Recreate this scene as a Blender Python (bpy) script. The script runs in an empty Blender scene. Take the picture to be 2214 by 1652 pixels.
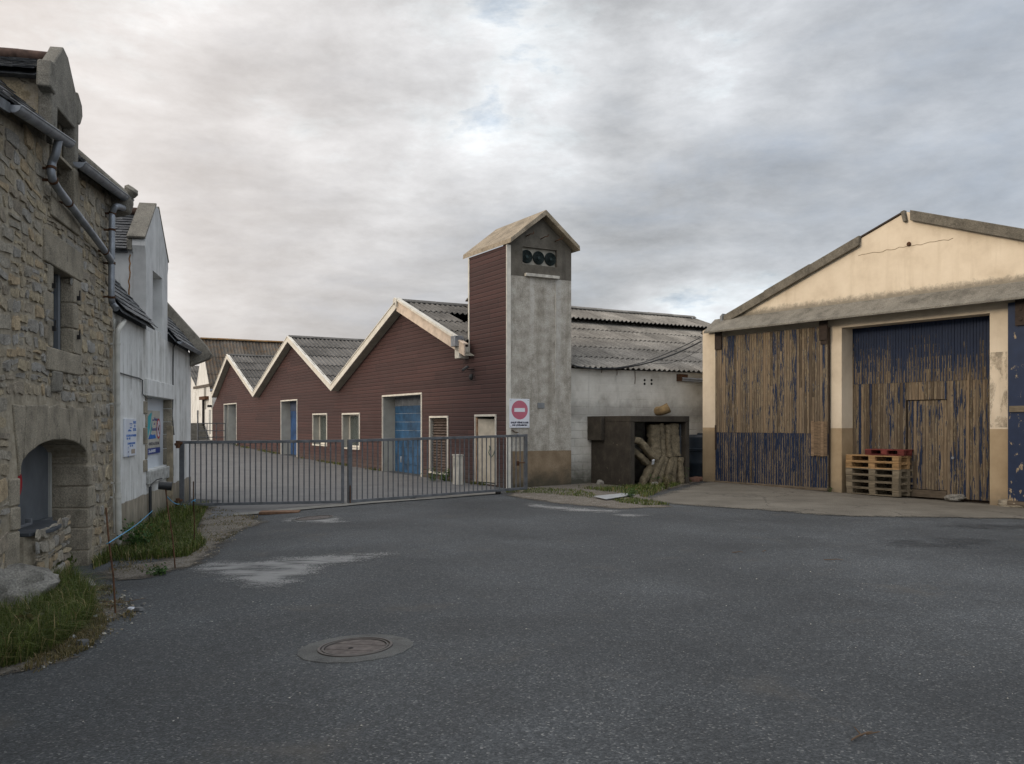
import bpy, bmesh, math, random
from mathutils import Vector, Matrix, noise as mnoise
from mathutils.geometry import tessellate_polygon
random.seed(7)
S = bpy.context.scene
R = math.radians
U = random.uniform
# ------------------------------------------------------------------ camera
FX, CU, HV, CAMZ = 1900.0, 1106.5, 915.0, 1.6      # photo measured on a 2213 px wide copy
cd = bpy.data.cameras.new('camera'); cam = bpy.data.objects.new('camera', cd)
S.collection.objects.link(cam); S.camera = cam
cam.location = (0, 0, CAMZ); cam.rotation_euler = (R(90), 0, 0)
cd.sensor_fit = 'HORIZONTAL'; cd.sensor_width = 36; cd.lens = 36*FX/2213
cd.shift_y = (HV-826)/2213; cd.clip_start = .05; cd.clip_end = 6000
# ------------------------------------------------------------------ sky, sun, exposure
SUN_EL, SUN_AZ = 16, 238           # azimuth clockwise from +Y: behind the camera on the left
w = bpy.data.worlds.new('World'); S.world = w; w.use_nodes = True
nt = w.node_tree; nt.nodes.clear()
def wn(t, **k):
    n = nt.nodes.new('ShaderNode'+t)
    for a, b in k.items(): setattr(n, a, b)
    return n
def wl(a, b): nt.links.new(a, b)
def wm(op, a, b=None, c=None, clamp=False):
    n = wn('Math', operation=op, use_clamp=clamp)
    for i, x in enumerate((a, b, c)):
        if x is None: continue
        if isinstance(x, (int, float)): n.inputs[i].default_value = x
        else: wl(x, n.inputs[i])
    return n.outputs[0]
def wramp(f, st):
    n = wn('ValToRGB'); e = n.color_ramp.elements
    while len(e) < len(st): e.new(.5)
    for q, (p, c) in zip(e, st): q.position = p; q.color = (*c, 1)
    wl(f, n.inputs[0]); return n.outputs[0]
def wmix(f, a, b):
    n = wn('Mix', data_type='RGBA')
    for i, x in ((0, f), (6, a), (7, b)):
        if isinstance(x, (int, float)): n.inputs[i].default_value = x
        elif isinstance(x, tuple): n.inputs[i].default_value = (*x, 1)
        else: wl(x, n.inputs[i])
    return n.outputs[2]
sky = wn('TexSky', sky_type='NISHITA'); sky.sun_disc = False
sky.sun_elevation = R(SUN_EL); sky.sun_rotation = R(SUN_AZ)
tc = wn('TexCoord'); sp = wn('SeparateXYZ'); wl(tc.outputs['Generated'], sp.inputs[0])
dx, dy, dz = sp.outputs
zp = wm('POWER', wm('MAXIMUM', dz, 0.0), .72)                          # clouds flatten toward the horizon
cb = wn('CombineXYZ'); wl(dx, cb.inputs[0]); wl(dy, cb.inputs[1]); wl(wm('MULTIPLY', zp, 2.5), cb.inputs[2])
def wnoise(sc, det, rg, dist, off):
    mp = wn('Mapping'); wl(cb.outputs[0], mp.inputs[0]); mp.inputs['Location'].default_value = off
    n = wn('TexNoise'); wl(mp.outputs[0], n.inputs['Vector'])
    n.inputs['Scale'].default_value = sc; n.inputs['Detail'].default_value = det
    n.inputs['Roughness'].default_value = rg; n.inputs['Distortion'].default_value = dist
    return n.outputs['Fac']
OFF = (7.7, 1.2, 3.3)
def dens_at(up):
    a = wnoise(2.0, 3, .5, .1, (OFF[0], OFF[1], OFF[2]+up)); c = wnoise(5.6, 12, .63, .12, (OFF[0]+4, OFF[1], OFF[2]+up))
    return wm('ADD', wm('MULTIPLY', a, .50), wm('MULTIPLY', c, .50))
d0, d1 = dens_at(0), dens_at(.06)
dens = wm('ADD', d0, wm('MULTIPLY', wm('MULTIPLY', dx, zp), .12))      # heavier bank to the right
dens = wm('ADD', dens, wm('MULTIPLY_ADD', zp, .08, -.03))
rim = wm('MULTIPLY', wm('SUBTRACT', d0, d1), 2.9)                       # tops catch light, undersides are grey
col = wramp(dens, [(.355, (.56, .64, .73)), (.405, (.70, .73, .75)), (.445, (.57, .58, .595)), (.49, (.475, .484, .498)),
                   (.545, (.375, .386, .402)), (.63, (.27, .29, .32))])
vs = wn('VectorMath', operation='SCALE'); wl(col, vs.inputs[0]); wl(wm('ADD', 1.0, rim), vs.inputs['Scale']); col = vs.outputs[0]
warm = wm('MULTIPLY_ADD', dx, -1.7, .10, True)
col = wmix(wm('MULTIPLY', warm, .75), col, wmix(.5, col, (.86, .70, .58)))
cool = wm('MULTIPLY_ADD', dx, 2.2, -.30, True)
col = wmix(wm('MULTIPLY', cool, .6), col, wmix(.5, col, (.34, .43, .56)))
sc10 = wn('VectorMath', operation='SCALE'); wl(col, sc10.inputs[0]); wl(wm('MULTIPLY', wm('ADD', wm('ADD', 1.0, wm('MULTIPLY', wm('MULTIPLY_ADD', dz, 2.2, -.98, True), 1.45)), wm('MULTIPLY', wm('MULTIPLY_ADD', dy, -1.4, .0, True), .85)), 10.0), sc10.inputs['Scale'])   # overcast: zenith and the sun's side are brightest
cover = wramp(dens, [(.36, (.93,)*3), (.46, (.97,)*3)])
skyc = wmix(cover, sky.outputs[0], sc10.outputs[0])
bg = wn('Background'); bg.inputs['Strength'].default_value = .10; wl(skyc, bg.inputs['Color'])
ow = wn('OutputWorld'); wl(bg.outputs[0], ow.inputs['Surface'])
sl = bpy.data.lights.new('sun', 'SUN'); sun = bpy.data.objects.new('sun', sl); S.collection.objects.link(sun)
sl.energy = 1.15; sl.angle = R(18); sl.color = (1.0, .85, .66)
sd = Vector((math.sin(R(SUN_AZ))*math.cos(R(SUN_EL)), math.cos(R(SUN_AZ))*math.cos(R(SUN_EL)), math.sin(R(SUN_EL))))
sun.rotation_euler = sd.to_track_quat('Z', 'Y').to_euler(); sun.location = (-20, -15, 20)
S.view_settings.view_transform = 'Standard'; S.view_settings.look = 'None'
S.view_settings.exposure = 0.40; S.view_settings.gamma = 1.0
S.render.engine = 'CYCLES'

# ------------------------------------------------------------------ node-material helper
class Mt:
    def __init__(s, name):
        s.m = bpy.data.materials.new(name); s.m.use_nodes = True; s.t = s.m.node_tree; s.t.nodes.clear()
        s._tc = None
    def n(s, t, **k):
        n = s.t.nodes.new('ShaderNode'+t)
        for a, b in k.items(): setattr(n, a, b)
        return n
    def put(s, sock, x):
        if x is None: return
        if hasattr(x, 'links'): s.t.links.new(x, sock)
        elif isinstance(x, (tuple, list)) and len(x) == 3 and sock.type == 'RGBA': sock.default_value = (*x, 1)
        else: sock.default_value = x
    @property
    def co(s):
        if not s._tc: s._tc = s.n('TexCoord').outputs['Object']
        return s._tc
    def map(s, sc=(1, 1, 1), loc=(0, 0, 0), rot=(0, 0, 0), vec=None):
        n = s.n('Mapping'); s.put(n.inputs[0], vec or s.co)
        n.inputs['Scale'].default_value = sc; n.inputs['Location'].default_value = loc; n.inputs['Rotation'].default_value = rot
        return n.outputs[0]
    def noise(s, sc, det=4, rg=.55, dist=0, vec=None, out='Fac'):
        n = s.n('TexNoise'); s.put(n.inputs['Vector'], vec or s.co)
        s.put(n.inputs['Scale'], sc); n.inputs['Detail'].default_value = det
        n.inputs['Roughness'].default_value = rg; n.inputs['Distortion'].default_value = dist
        return n.outputs[out]
    def vor(s, sc, feat='F1', vec=None, out='Distance', rnd=1.0):
        n = s.n('TexVoronoi', feature=feat); s.put(n.inputs['Vector'], vec or s.co); n.inputs['Scale'].default_value = sc
        n.inputs['Randomness'].default_value = rnd
        return n.outputs[out]
    def ramp(s, f, st, interp='LINEAR'):
        n = s.n('ValToRGB'); n.color_ramp.interpolation = interp; e = n.color_ramp.elements
        while len(e) < len(st): e.new(.5)
        for q, (p, c) in zip(e, st):
            q.position = p; q.color = (c, c, c, 1) if isinstance(c, (int, float)) else (*c, 1)
        s.put(n.inputs[0], f); return n.outputs[0]
    def mix(s, f, a, b, bt='MIX'):
        n = s.n('Mix', data_type='RGBA', blend_type=bt)
        s.put(n.inputs[0], f); s.put(n.inputs[6], a); s.put(n.inputs[7], b); return n.outputs[2]
    def ma(s, op, a, b=None, c=None, clamp=False):
        n = s.n('Math', operation=op, use_clamp=clamp)
        for i, x in enumerate((a, b, c)): s.put(n.inputs[i], x)
        return n.outputs[0]
    def sep(s, vec=None):
        n = s.n('SeparateXYZ'); s.put(n.inputs[0], vec or s.co); return n.outputs
    def comb(s, x, y, z):
        n = s.n('CombineXYZ')
        for i, q in enumerate((x, y, z)): s.put(n.inputs[i], q)
        return n.outputs[0]
    def vadd(s, a, b, sc=1.0):
        n = s.n('VectorMath', operation='MULTIPLY_ADD'); s.put(n.inputs[0], b); n.inputs[1].default_value = (sc,)*3; s.put(n.inputs[2], a)
        return n.outputs[0]
    def attr(s, name):
        return s.n('Attribute', attribute_name=name).outputs['Fac']
    def bump(s, h, st=.5, dist=.01, nrm=None):
        n = s.n('Bump'); n.inputs['Strength'].default_value = st; n.inputs['Distance'].default_value = dist
        s.put(n.inputs['Height'], h)
        if nrm: s.put(n.inputs['Normal'], nrm)
        return n.outputs[0]
    def out(s, col, rough=.85, nrm=None, metal=0, spec=.3, alpha=None, trans=0):
        b = s.n('BsdfPrincipled'); s.put(b.inputs['Base Color'], col); s.put(b.inputs['Roughness'], rough)
        s.put(b.inputs['Metallic'], metal); b.inputs['Specular IOR Level'].default_value = spec
        if trans: b.inputs['Transmission Weight'].default_value = trans
        if nrm: s.put(b.inputs['Normal'], nrm)
        o = s.n('OutputMaterial')
        if alpha is not None:
            tr = s.n('BsdfTransparent'); mx = s.n('MixShader'); s.put(mx.inputs[0], alpha)
            s.t.links.new(tr.outputs[0], mx.inputs[1]); s.t.links.new(b.outputs[0], mx.inputs[2]); s.t.links.new(mx.outputs[0], o.inputs[0])
        else: s.t.links.new(b.outputs[0], o.inputs[0])
        return s.m
MATS = {}
def plain(name, col, rough=.7, metal=0, var=.25, sc=6, spec=.3, bump=.15, bsc=40):
    """painted or metal surface with mottling and a little wear"""
    if name in MATS: return MATS[name]
    m = Mt(name); f = m.noise(sc, 6, .6); lo = tuple(c*(1-var) for c in col); hi = tuple(min(1, c*(1+var)) for c in col)
    c = m.ramp(f, [(.3, lo), (.7, hi)])
    r = m.ma('MULTIPLY_ADD', m.noise(sc*2.3, 4), .3, rough-.15, True)
    MATS[name] = m.out(c, r, m.bump(m.noise(bsc, 4), bump, .004), metal, spec); return MATS[name]

# asphalt ------------------------------------------------------------
m = Mt('asphalt')
v = m.vor(88, 'F1', out='Color'); g = m.n('SeparateColor'); m.put(g.inputs[0], v); gr = g.outputs[0]
agg = m.ramp(gr, [(0, (.0145, .0168, .0182)), (.45, (.038, .0425, .0455)), (.80, (.066, .0725, .0765)), (.94, (.10, .106, .109)), (.995, (.22, .22, .21))])
fine = m.noise(230, 2, .6)
agg = m.mix(.35, agg, m.ramp(fine, [(.3, (.017, .0185, .020)), (.7, (.104, .109, .112))]))
big = m.noise(.33, 5, .55, .3); mid = m.noise(1.7, 5, .6)
tone = m.ma('ADD', m.ma('MULTIPLY', big, .65), m.ma('MULTIPLY', mid, .35))
col = m.mix(1.0, agg, m.ramp(tone, [(.36, .66), (.5, .96), (.63, 1.36)]), 'MULTIPLY')
brn = m.ramp(m.noise(.9, 5, .65, .4, m.map(loc=(9, 3, 0))), [(.60, 0), (.72, .3)])
col = m.mix(brn, col, (.10, .088, .07))
vd = m.vor(88); h = m.ma('ADD', m.ma('MULTIPLY', vd, -.8), m.ma('MULTIPLY', fine, .5))
asphalt = m.out(col, m.ramp(mid, [(.3, .72), (.7, .9)]), m.bump(h, .7, .006), spec=.28)
def edge_alpha(m, amp, sc, width, det=6, rg=.62, grain=70):
    """ragged edge: distance to the patch border (ed, metres) against noise"""
    ed = m.attr('ed'); q = m.ma('MULTIPLY_ADD', m.noise(sc, det, rg), amp, -amp*.5)
    gv = m.n('SeparateColor'); m.put(gv.inputs[0], m.vor(grain, 'F1', out='Color'))
    return m.ma('MULTIPLY', m.ma('SUBTRACT', m.ma('MULTIPLY', m.ma('DIVIDE', m.ma('ADD', ed, q), width, None, True), 1.5), m.ma('MULTIPLY', gv.outputs[0], .85)), 3.0, None, True)
m = Mt('yard_tarmac')
f = m.noise(1.3, 6, .6); fn = m.noise(120, 3)
col = m.ramp(f, [(.3, (.085, .086, .087)), (.55, (.122, .122, .121)), (.72, (.155, .152, .146))])
col = m.mix(.25, col, m.ramp(fn, [(.3, (.05, .05, .05)), (.7, (.20, .20, .195))]))
wet = m.ramp(m.noise(2.2, 4, .5, .2, m.map((.35, 1.6, 1), (3, 8, 0))), [(.63, 0), (.70, .55)])
col = m.mix(wet, col, (.05, .05, .05))
yard_mat = m.out(col, .85, m.bump(fn, .4, .004), alpha=edge_alpha(m, .16, 5, .10))
m = Mt('pale_sand_spill')
f = m.noise(3.0, 7, .62, .2, m.map((.6, 1.6, 1), rot=(0, 0, .25))); fn = m.noise(140, 2)
al = m.ma('MULTIPLY', edge_alpha(m, .9, 2.4, .55, 14, .78), m.ramp(f, [(.33, .35), (.54, 1)]))
col = m.mix(.3, m.ramp(f, [(.3, (.15, .155, .155)), (.7, (.25, .25, .245))]), m.ramp(fn, [(.3, (.08,)*3), (.7, (.30, .298, .285))]))
spill_mat = m.out(col, .9, m.bump(fn, .3, .003), alpha=al)
m = Mt('gravelly_dirt')
f = m.noise(4, 7, .65); vv = m.n('SeparateColor'); m.put(vv.inputs[0], m.vor(70, 'F1', out='Color'))
col = m.mix(.5, m.ramp(f, [(.3, (.060, .048, .034)), (.5, (.120, .102, .078)), (.7, (.19, .172, .145))]),
            m.ramp(vv.outputs[0], [(0, (.045, .036, .026)), (.6, (.13, .115, .092)), (.93, (.34, .32, .29))]))
dirt_mat = m.out(col, .95, m.bump(m.ma('ADD', vv.outputs[0], f), .6, .01), alpha=edge_alpha(m, 1.1, 2.4, .35, 14, .80))
m = Mt('brushed_concrete_apron')
f = m.noise(1.1, 6, .6); fn = m.noise(90, 3)
wv = m.n('TexWave', wave_type='BANDS', bands_direction='X'); m.put(wv.inputs['Vector'], m.map(rot=(0, 0, R(20)))); wv.inputs['Scale'].default_value = 9; wv.inputs['Distortion'].default_value = 1.5
col = m.ramp(f, [(.28, (.070, .060, .045)), (.5, (.115, .102, .080)), (.72, (.175, .157, .126))])
col = m.mix(.3, col, m.ramp(fn, [(.3, (.06, .054, .045)), (.7, (.27, .25, .21))]))
crk = m.ramp(m.vor(.55, 'DISTANCE_TO_EDGE', m.vadd(m.co, m.noise(3, 4, out='Color'), .35)), [(.0, .75), (.012, 0)])
col = m.mix(crk, col, (.04, .035, .03))
apron_mat = m.out(col, .85, m.bump(m.ma('ADD', m.ma('MULTIPLY', wv.outputs['Fac'], .6), fn), .5, .006), alpha=edge_alpha(m, .8, 2.2, .40, 12, .78))

# masonry -----------------------------------------------------------
def rubble(name, sx, sz, mort=.05, dark=1.0):
    m = Mt(name)
    vec = m.vadd(m.map((sx, sx, sz)), m.noise(2.3, 4, out='Color'), .9)
    vec = m.vadd(vec, m.noise(13, 4, .7, out='Color'), .34)
    cs = m.n('SeparateColor'); m.put(cs.inputs[0], m.vor(1, 'F1', vec, 'Color')); e = m.vor(1, 'DISTANCE_TO_EDGE', vec)
    st = m.ramp(cs.outputs[0], [(0, (.190, .162, .120)), (.2, (.245, .205, .145)), (.4, (.215, .190, .150)), (.55, (.275, .222, .145)), (.68, (.200, .185, .158)),
                                (.8, (.275, .210, .125)), (.9, (.250, .232, .200)), (1, (.205, .170, .12))], 'CONSTANT')
    gr = m.noise(55, 3, .7); ml = m.noise(9, 7, .72)
    st = m.mix(1.0, st, m.ramp(gr, [(.28, .62), (.5, 1.0), (.7, 1.42)]), 'MULTIPLY')
    st = m.mix(1.0, st, m.ramp(ml, [(.3, .55), (.5, 1.0), (.68, 1.35)]), 'MULTIPLY')
    mo = m.mix(m.noise(14, 5, .7), (.20, .168, .12), (.36, .315, .245))
    k = m.ramp(m.ma('ADD', e, m.ma('MULTIPLY_ADD', m.noise(16, 4), .10, -.05)), [(mort*.5, 1), (mort*1.9, 0)])
    col = m.mix(k, st, mo)
    gap = m.ramp(m.ma('ADD', e, m.ma('MULTIPLY_ADD', m.noise(6, 4, vec=m.map(loc=(5, 0, 2))), .22, -.01)), [(.065, .9), (.092, 0)])
    col = m.mix(gap, col, (.032, .027, .02))
    wea = m.ramp(m.noise(.8, 5, .6, .3), [(.35, .70), (.62, 1.12)])
    col = m.mix(1.0, col, wea, 'MULTIPLY')
    lich = m.ramp(m.noise(5, 7, .7, .2, m.map(loc=(3, 1, 9))), [(.62, 0), (.70, .45)])
    col = m.mix(lich, col, (.20, .195, .16))
    h = m.ma('ADD', m.ma('MULTIPLY', m.ramp(e, [(0, 0), (.22, 1)]), 1.0), m.ma('ADD', m.ma('MULTIPLY', gr, .35), m.ma('MULTIPLY', ml, .45)))
    return m.out(col, .92, m.bump(h, .75, .020), spec=.2)
m = Mt('rubble_stone')
r = m.attr('rnd'); gr = m.noise(60, 3, .75); ml = m.noise(8, 7, .70); sp_ = m.noise(26, 5, .7)
st = m.ramp(r, [(0, (.255, .212, .152)), (.13, (.300, .246, .166)), (.28, (.270, .236, .180)), (.42, (.325, .262, .168)), (.55, (.250, .226, .186)), (.66, (.305, .264, .198)),
                (.78, (.330, .250, .152)), (.88, (.285, .262, .222)), (.95, (.225, .188, .138))], 'CONSTANT')
st = m.mix(1.0, st, m.ramp(gr, [(.28, .75), (.5, 1.15), (.72, 1.6)]), 'MULTIPLY')
st = m.mix(1.0, st, m.ramp(ml, [(.3, .58), (.5, 1.0), (.68, 1.32)]), 'MULTIPLY')
st = m.mix(m.ramp(sp_, [(.60, 0), (.70, .45)]), st, (.30, .285, .24))
st = m.mix(m.ramp(m.noise(5, 6, .7, .1, m.map(loc=(4, 4, 4))), [(.60, 0), (.72, .6)]), st, (.045, .04, .03))
st = m.mix(.28, st, m.mix(1, st, (.72, .80, .98), 'MULTIPLY'))
stone_mat = m.out(st, .92, m.bump(m.ma('ADD', m.ma('MULTIPLY', gr, .4), m.ma('ADD', ml, sp_)), .9, .018), spec=.2)
m = Mt('lime_mortar')
f = m.noise(12, 7, .72); f2 = m.noise(2.2, 5, .6)
st = m.ramp(f, [(.3, (.20, .168, .12)), (.5, (.31, .268, .20)), (.7, (.42, .372, .29))])
st = m.mix(1, st, m.ramp(f2, [(.35, .75), (.65, 1.2)]), 'MULTIPLY')
mortar_mat = m.out(st, .95, m.bump(f, .8, .02), spec=.15)
rubble_mat = rubble('granite_rubble', 3.3, 7.0, .11)
rubble_big = rubble('granite_rubble_large', 2.9, 4.6, .06)
def granite(name, base, lich=.35, sc=70):
    m = Mt(name)
    g = m.noise(sc, 3, .75); b = m.noise(3.2, 6, .62); sp_ = m.noise(22, 5, .7)
    col = m.mix(1, m.ramp(b, [(.3, tuple(c*.62 for c in base)), (.5, base), (.72, tuple(c*1.3 for c in base))]), m.ramp(g, [(.3, .6), (.5, 1), (.7, 1.45)]), 'MULTIPLY')
    col = m.mix(m.ramp(sp_, [(.60, 0), (.72, lich)]), col, (.33, .33, .30))
    blk = m.ramp(m.noise(6, 6, .7, .1, m.map(loc=(4, 4, 4))), [(.58, 0), (.70, .55)])
    col = m.mix(blk, col, (.035, .032, .027))
    return m.out(col, .92, m.bump(m.ma('ADD', m.ma('MULTIPLY', g, .4), m.ma('MULTIPLY', sp_, .8)), .9, .02), spec=.2)
granite_mat = granite('dressed_granite', (.275, .240, .182), .25)
granite_dark = granite('weathered_granite', (.205, .188, .155), .5)
boulder_mat = granite('boulder_granite', (.22, .208, .182), .35, 55)
def streaks(m, sx, sz, off=0, det=5):
    return m.noise(1, det, .6, .1, m.map((sx, sx, sz), (off, off, 0)))
# white limewashed plaster with run-down dirt
m = Mt('stained_white_plaster')
z = m.sep()[2]; sk = streaks(m, 3.2, .35); s2 = streaks(m, 8, .45, 3, 7); bl = m.noise(1.5, 7, .66)
col = m.ramp(m.ma('ADD', m.ma('MULTIPLY', sk, .5), m.ma('MULTIPLY', bl, .5)), [(.34, (.30, .29, .26)), (.43, (.56, .55, .515)), (.55, (.70, .695, .665))])
col = m.mix(m.ma('MULTIPLY', m.ramp(s2, [(.50, 0), (.68, .75)]), m.ramp(m.noise(1.1, 6, .7), [(.44, 0), (.60, 1)])), col, (.21, .195, .165))
col = m.mix(m.ramp(bl, [(.55, 0), (.72, .40)]), col, (.30, .275, .23))
rust = m.ramp(streaks(m, 5, .5, 11), [(.66, 0), (.74, .5)]); col = m.mix(rust, col, (.27, .19, .11))
pl = m.ramp(m.ma('ADD', z, m.ma('MULTIPLY_ADD', m.noise(2.5, 3), .08, -.04)), [(.43, 1), (.44, 0)])
pc = m.ramp(m.noise(2.4, 6, .62, .2, m.map((3, 3, .8))), [(.3, (.20, .168, .122)), (.6, (.33, .29, .225)), (.75, (.40, .355, .285))])
lowd = m.ramp(m.ma('ADD', z, m.ma('MULTIPLY_ADD', m.noise(5, 5), .5, -.15)), [(.05, .75), (.40, 0)])
pc = m.mix(lowd, pc, (.12, .115, .085))
col = m.mix(pl, col, pc)
plaster_mat = m.out(col, .9, m.bump(m.ma('ADD', m.noise(30, 4), m.ma('MULTIPLY', bl, .8)), .5, .008), spec=.2)
m = Mt('dormer_white_render')
bl = m.noise(2.5, 6, .62); sk = streaks(m, 10, .6, 4)
col = m.ramp(bl, [(.3, (.44, .435, .42)), (.55, (.57, .565, .545)), (.75, (.63, .625, .60))])
col = m.mix(m.ramp(sk, [(.55, 0), (.72, .5)]), col, (.24, .24, .22))
dormer_white = m.out(col, .9, m.bump(m.noise(35, 4), .4, .006), spec=.2)

# dark red cladding -------------------------------------------------
m = Mt('red_fibre_cladding')
x, y, z = m.sep(); hx = m.ma('ADD', x, y)
row = m.ma('FRACT', m.ma('DIVIDE', z, .118)); idx = m.ma('FLOOR', m.ma('DIVIDE', z, .236))
grv = m.ramp(row, [(0, 1), (.09, 1), (.13, 0), (.92, 0), (1, 1)])
wn_ = m.n('TexWhiteNoise', noise_dimensions='1D'); m.put(wn_.inputs['W'], idx)
jx = m.ma('FRACT', m.ma('DIVIDE', m.ma('ADD', hx, m.ma('MULTIPLY', wn_.outputs['Value'], 37.3)), 3.05))
jnt = m.ramp(jx, [(0, 1), (.006, 1), (.008, 0), (1, 0)])
bid = m.ma('FLOOR', m.ma('DIVIDE', m.ma('ADD', hx, m.ma('MULTIPLY', wn_.outputs['Value'], 37.3)), 3.05))
w2 = m.n('TexWhiteNoise', noise_dimensions='2D'); m.put(w2.inputs['Vector'], m.comb(bid, idx, 0))
f = m.noise(1.1, 6, .6); sk = streaks(m, 7, .5)
col = m.ramp(w2.outputs['Value'], [(0, (.043, .0205, .019)), (.5, (.055, .0255, .023)), (1, (.068, .031, .0275))])
col = m.mix(m.ramp(f, [(.35, 0), (.7, .45)]), col, (.060, .036, .033))
col = m.mix(m.ramp(sk, [(.55, 0), (.72, .35)]), col, (.040, .026, .024))
gr = m.noise(1, 5, .65, 0, m.map((6, 6, 60)))
col = m.mix(1, col, m.ramp(gr, [(.3, .88), (.7, 1.12)]), 'MULTIPLY')
dirt = m.ramp(m.ma('ADD', z, m.ma('MULTIPLY_ADD', m.noise(3, 5), .9, -.45)), [(.05, .6), (.55, 0)])
col = m.mix(dirt, col, (.075, .062, .052))
g2 = m.ma('MAXIMUM', grv, jnt)
col = m.mix(m.ma('MULTIPLY', g2, .85), col, (.018, .009, .0085))
col = m.mix(m.ramp(row, [(.74, 0), (.86, .38), (.93, 0)]), col, (.115, .075, .068))
clad_mat = m.out(col, .72, m.bump(m.ma('ADD', m.ma('MULTIPLY', g2, -1), m.ma('MULTIPLY', gr, .25)), .8, .01), spec=.3)
# tower concrete
m = Mt('tower_render')
z = m.sep()[2]; bl = m.noise(3.5, 7, .68); sk = streaks(m, 6, .35); fn = m.noise(40, 4, .7)
col = m.ramp(bl, [(.32, (.225, .206, .172)), (.5, (.35, .328, .284)), (.68, (.46, .438, .388))])
col = m.mix(m.ramp(sk, [(.34, .45), (.5, 0)]), col, (.20, .178, .14))
col = m.mix(m.ramp(streaks(m, 3.2, .10, 6, 3), [(.60, 0), (.70, .5)]), col, (.40, .385, .35))
col = m.mix(1, col, m.ramp(fn, [(.3, .68), (.7, 1.28)]), 'MULTIPLY')
col = m.mix(m.ramp(m.noise(11, 6, .72), [(.58, 0), (.70, .5)]), col, (.15, .135, .105))
yy = m.ma('ADD', m.sep()[1], m.ma('MULTIPLY_ADD', m.noise(3, 4), .10, -.05))
for yc, wd_, ln in ((.72, .09, 1.5), (1.50, .11, 3.6)):
    k_ = m.ma('MULTIPLY', m.ramp(m.ma('ABSOLUTE', m.ma('SUBTRACT', yy, yc)), [(wd_*.5, 1), (wd_, 0)]), m.ma('DIVIDE', m.ma('SUBTRACT', z, 4.9-ln), ln, None, True))
    col = m.mix(m.ma('MULTIPLY', m.ma('MULTIPLY', k_, .7), m.ramp(m.noise(9, 5, .7), [(.35, .2), (.6, 1)])), col, (.47, .455, .42))
pl = m.ramp(m.ma('ADD', z, m.ma('MULTIPLY_ADD', m.noise(6, 3), .03, -.015)), [(.905, 1), (.915, 0)])
pc = m.mix(1, m.ramp(m.noise(2.6, 6, .65), [(.3, (.15, .108, .066)), (.6, (.225, .170, .112)), (.75, (.27, .21, .145))]), m.ramp(fn, [(.3, .75), (.7, 1.25)]), 'MULTIPLY')
col = m.mix(pl, col, pc)
low = m.ramp(m.ma('ADD', z, m.ma('MULTIPLY_ADD', m.noise(3, 6, .65), .9, -.45)), [(.05, .9), (.55, 0)])
col = m.mix(low, col, (.050, .047, .034))
tower_mat = m.out(col, .92, m.bump(m.ma('ADD', fn, bl), .6, .012), spec=.2)
m = Mt('dark_raw_concrete')
bl = m.noise(2.5, 6, .65); sk = streaks(m, 5, .5, 2); fn = m.noise(60, 4, .7)
col = m.ramp(bl, [(.3, (.075, .068, .055)), (.55, (.115, .104, .086)), (.75, (.16, .147, .122))])
col = m.mix(m.ramp(sk, [(.56, 0), (.72, .5)]), col, (.055, .05, .042))
wht = m.ramp(m.noise(1.9, 7, .7, .3, m.map(loc=(2.2, 3, 1.1))), [(.66, 0), (.71, .55)])
col = m.mix(wht, col, (.26, .245, .21))
head_mat = m.out(m.mix(1, col, m.ramp(fn, [(.3, .8), (.7, 1.2)]), 'MULTIPLY'), .92, m.bump(fn, .5, .008), spec=.2)
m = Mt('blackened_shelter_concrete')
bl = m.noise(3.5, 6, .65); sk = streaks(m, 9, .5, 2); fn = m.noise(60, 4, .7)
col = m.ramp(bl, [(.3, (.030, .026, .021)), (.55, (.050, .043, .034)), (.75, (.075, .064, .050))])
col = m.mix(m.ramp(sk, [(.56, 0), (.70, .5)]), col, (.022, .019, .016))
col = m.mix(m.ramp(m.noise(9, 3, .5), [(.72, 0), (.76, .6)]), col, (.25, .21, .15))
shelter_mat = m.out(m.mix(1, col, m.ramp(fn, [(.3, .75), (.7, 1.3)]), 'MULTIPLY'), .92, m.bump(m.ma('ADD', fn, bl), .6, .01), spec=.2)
# whitewashed blockwork
m = Mt('whitewashed_blockwork')
x, y, z = m.sep(); bt = m.n('TexBrick'); m.put(bt.inputs['Vector'], m.vadd(m.comb(m.ma('ADD', x, y), z, 0), m.noise(4, 4, out='Color'), .06))
bt.inputs['Scale'].default_value = 1; bt.inputs['Brick Width'].default_value = .50; bt.inputs['Row Height'].default_value = .205; bt.inputs['Mortar Size'].default_value = .012; bt.inputs['Mortar Smooth'].default_value = .4
bt.inputs['Color1'].default_value = (.9, .9, .9, 1); bt.inputs['Color2'].default_value = (.45, .45, .45, 1)
bl = m.noise(1.8, 7, .66); fn = m.noise(30, 4, .7)
vis = m.ramp(m.ma('MULTIPLY', m.ma('ADD', z, m.ma('MULTIPLY_ADD', bl, 1.4, -.7)), .25), [(.375, 1), (.575, .18)])
col = m.ramp(bl, [(.3, (.36, .342, .30)), (.5, (.49, .472, .425)), (.7, (.57, .555, .505))])
col = m.mix(m.ma('MULTIPLY', m.ramp(bt.outputs['Color'], [(.4, .10), (.95, 0)]), vis), col, (.24, .235, .21))
col = m.mix(m.ma('MULTIPLY', bt.outputs['Fac'], m.ma('MULTIPLY', vis, .2)), col, (.22, .205, .175))
gz = m.ma('ADD', z, m.ma('MULTIPLY_ADD', m.noise(2.6, 6, .68, .3), .9, -.45))
col = m.mix(m.ramp(m.ma('MULTIPLY', gz, .25), [(.387, 0), (.45, .50), (.495, .45), (.5625, 0)]), col, (.15, .145, .13))
col = m.mix(m.ramp(gz, [(.12, .95), (.85, 0)]), col, (.055, .055, .042))
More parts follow.
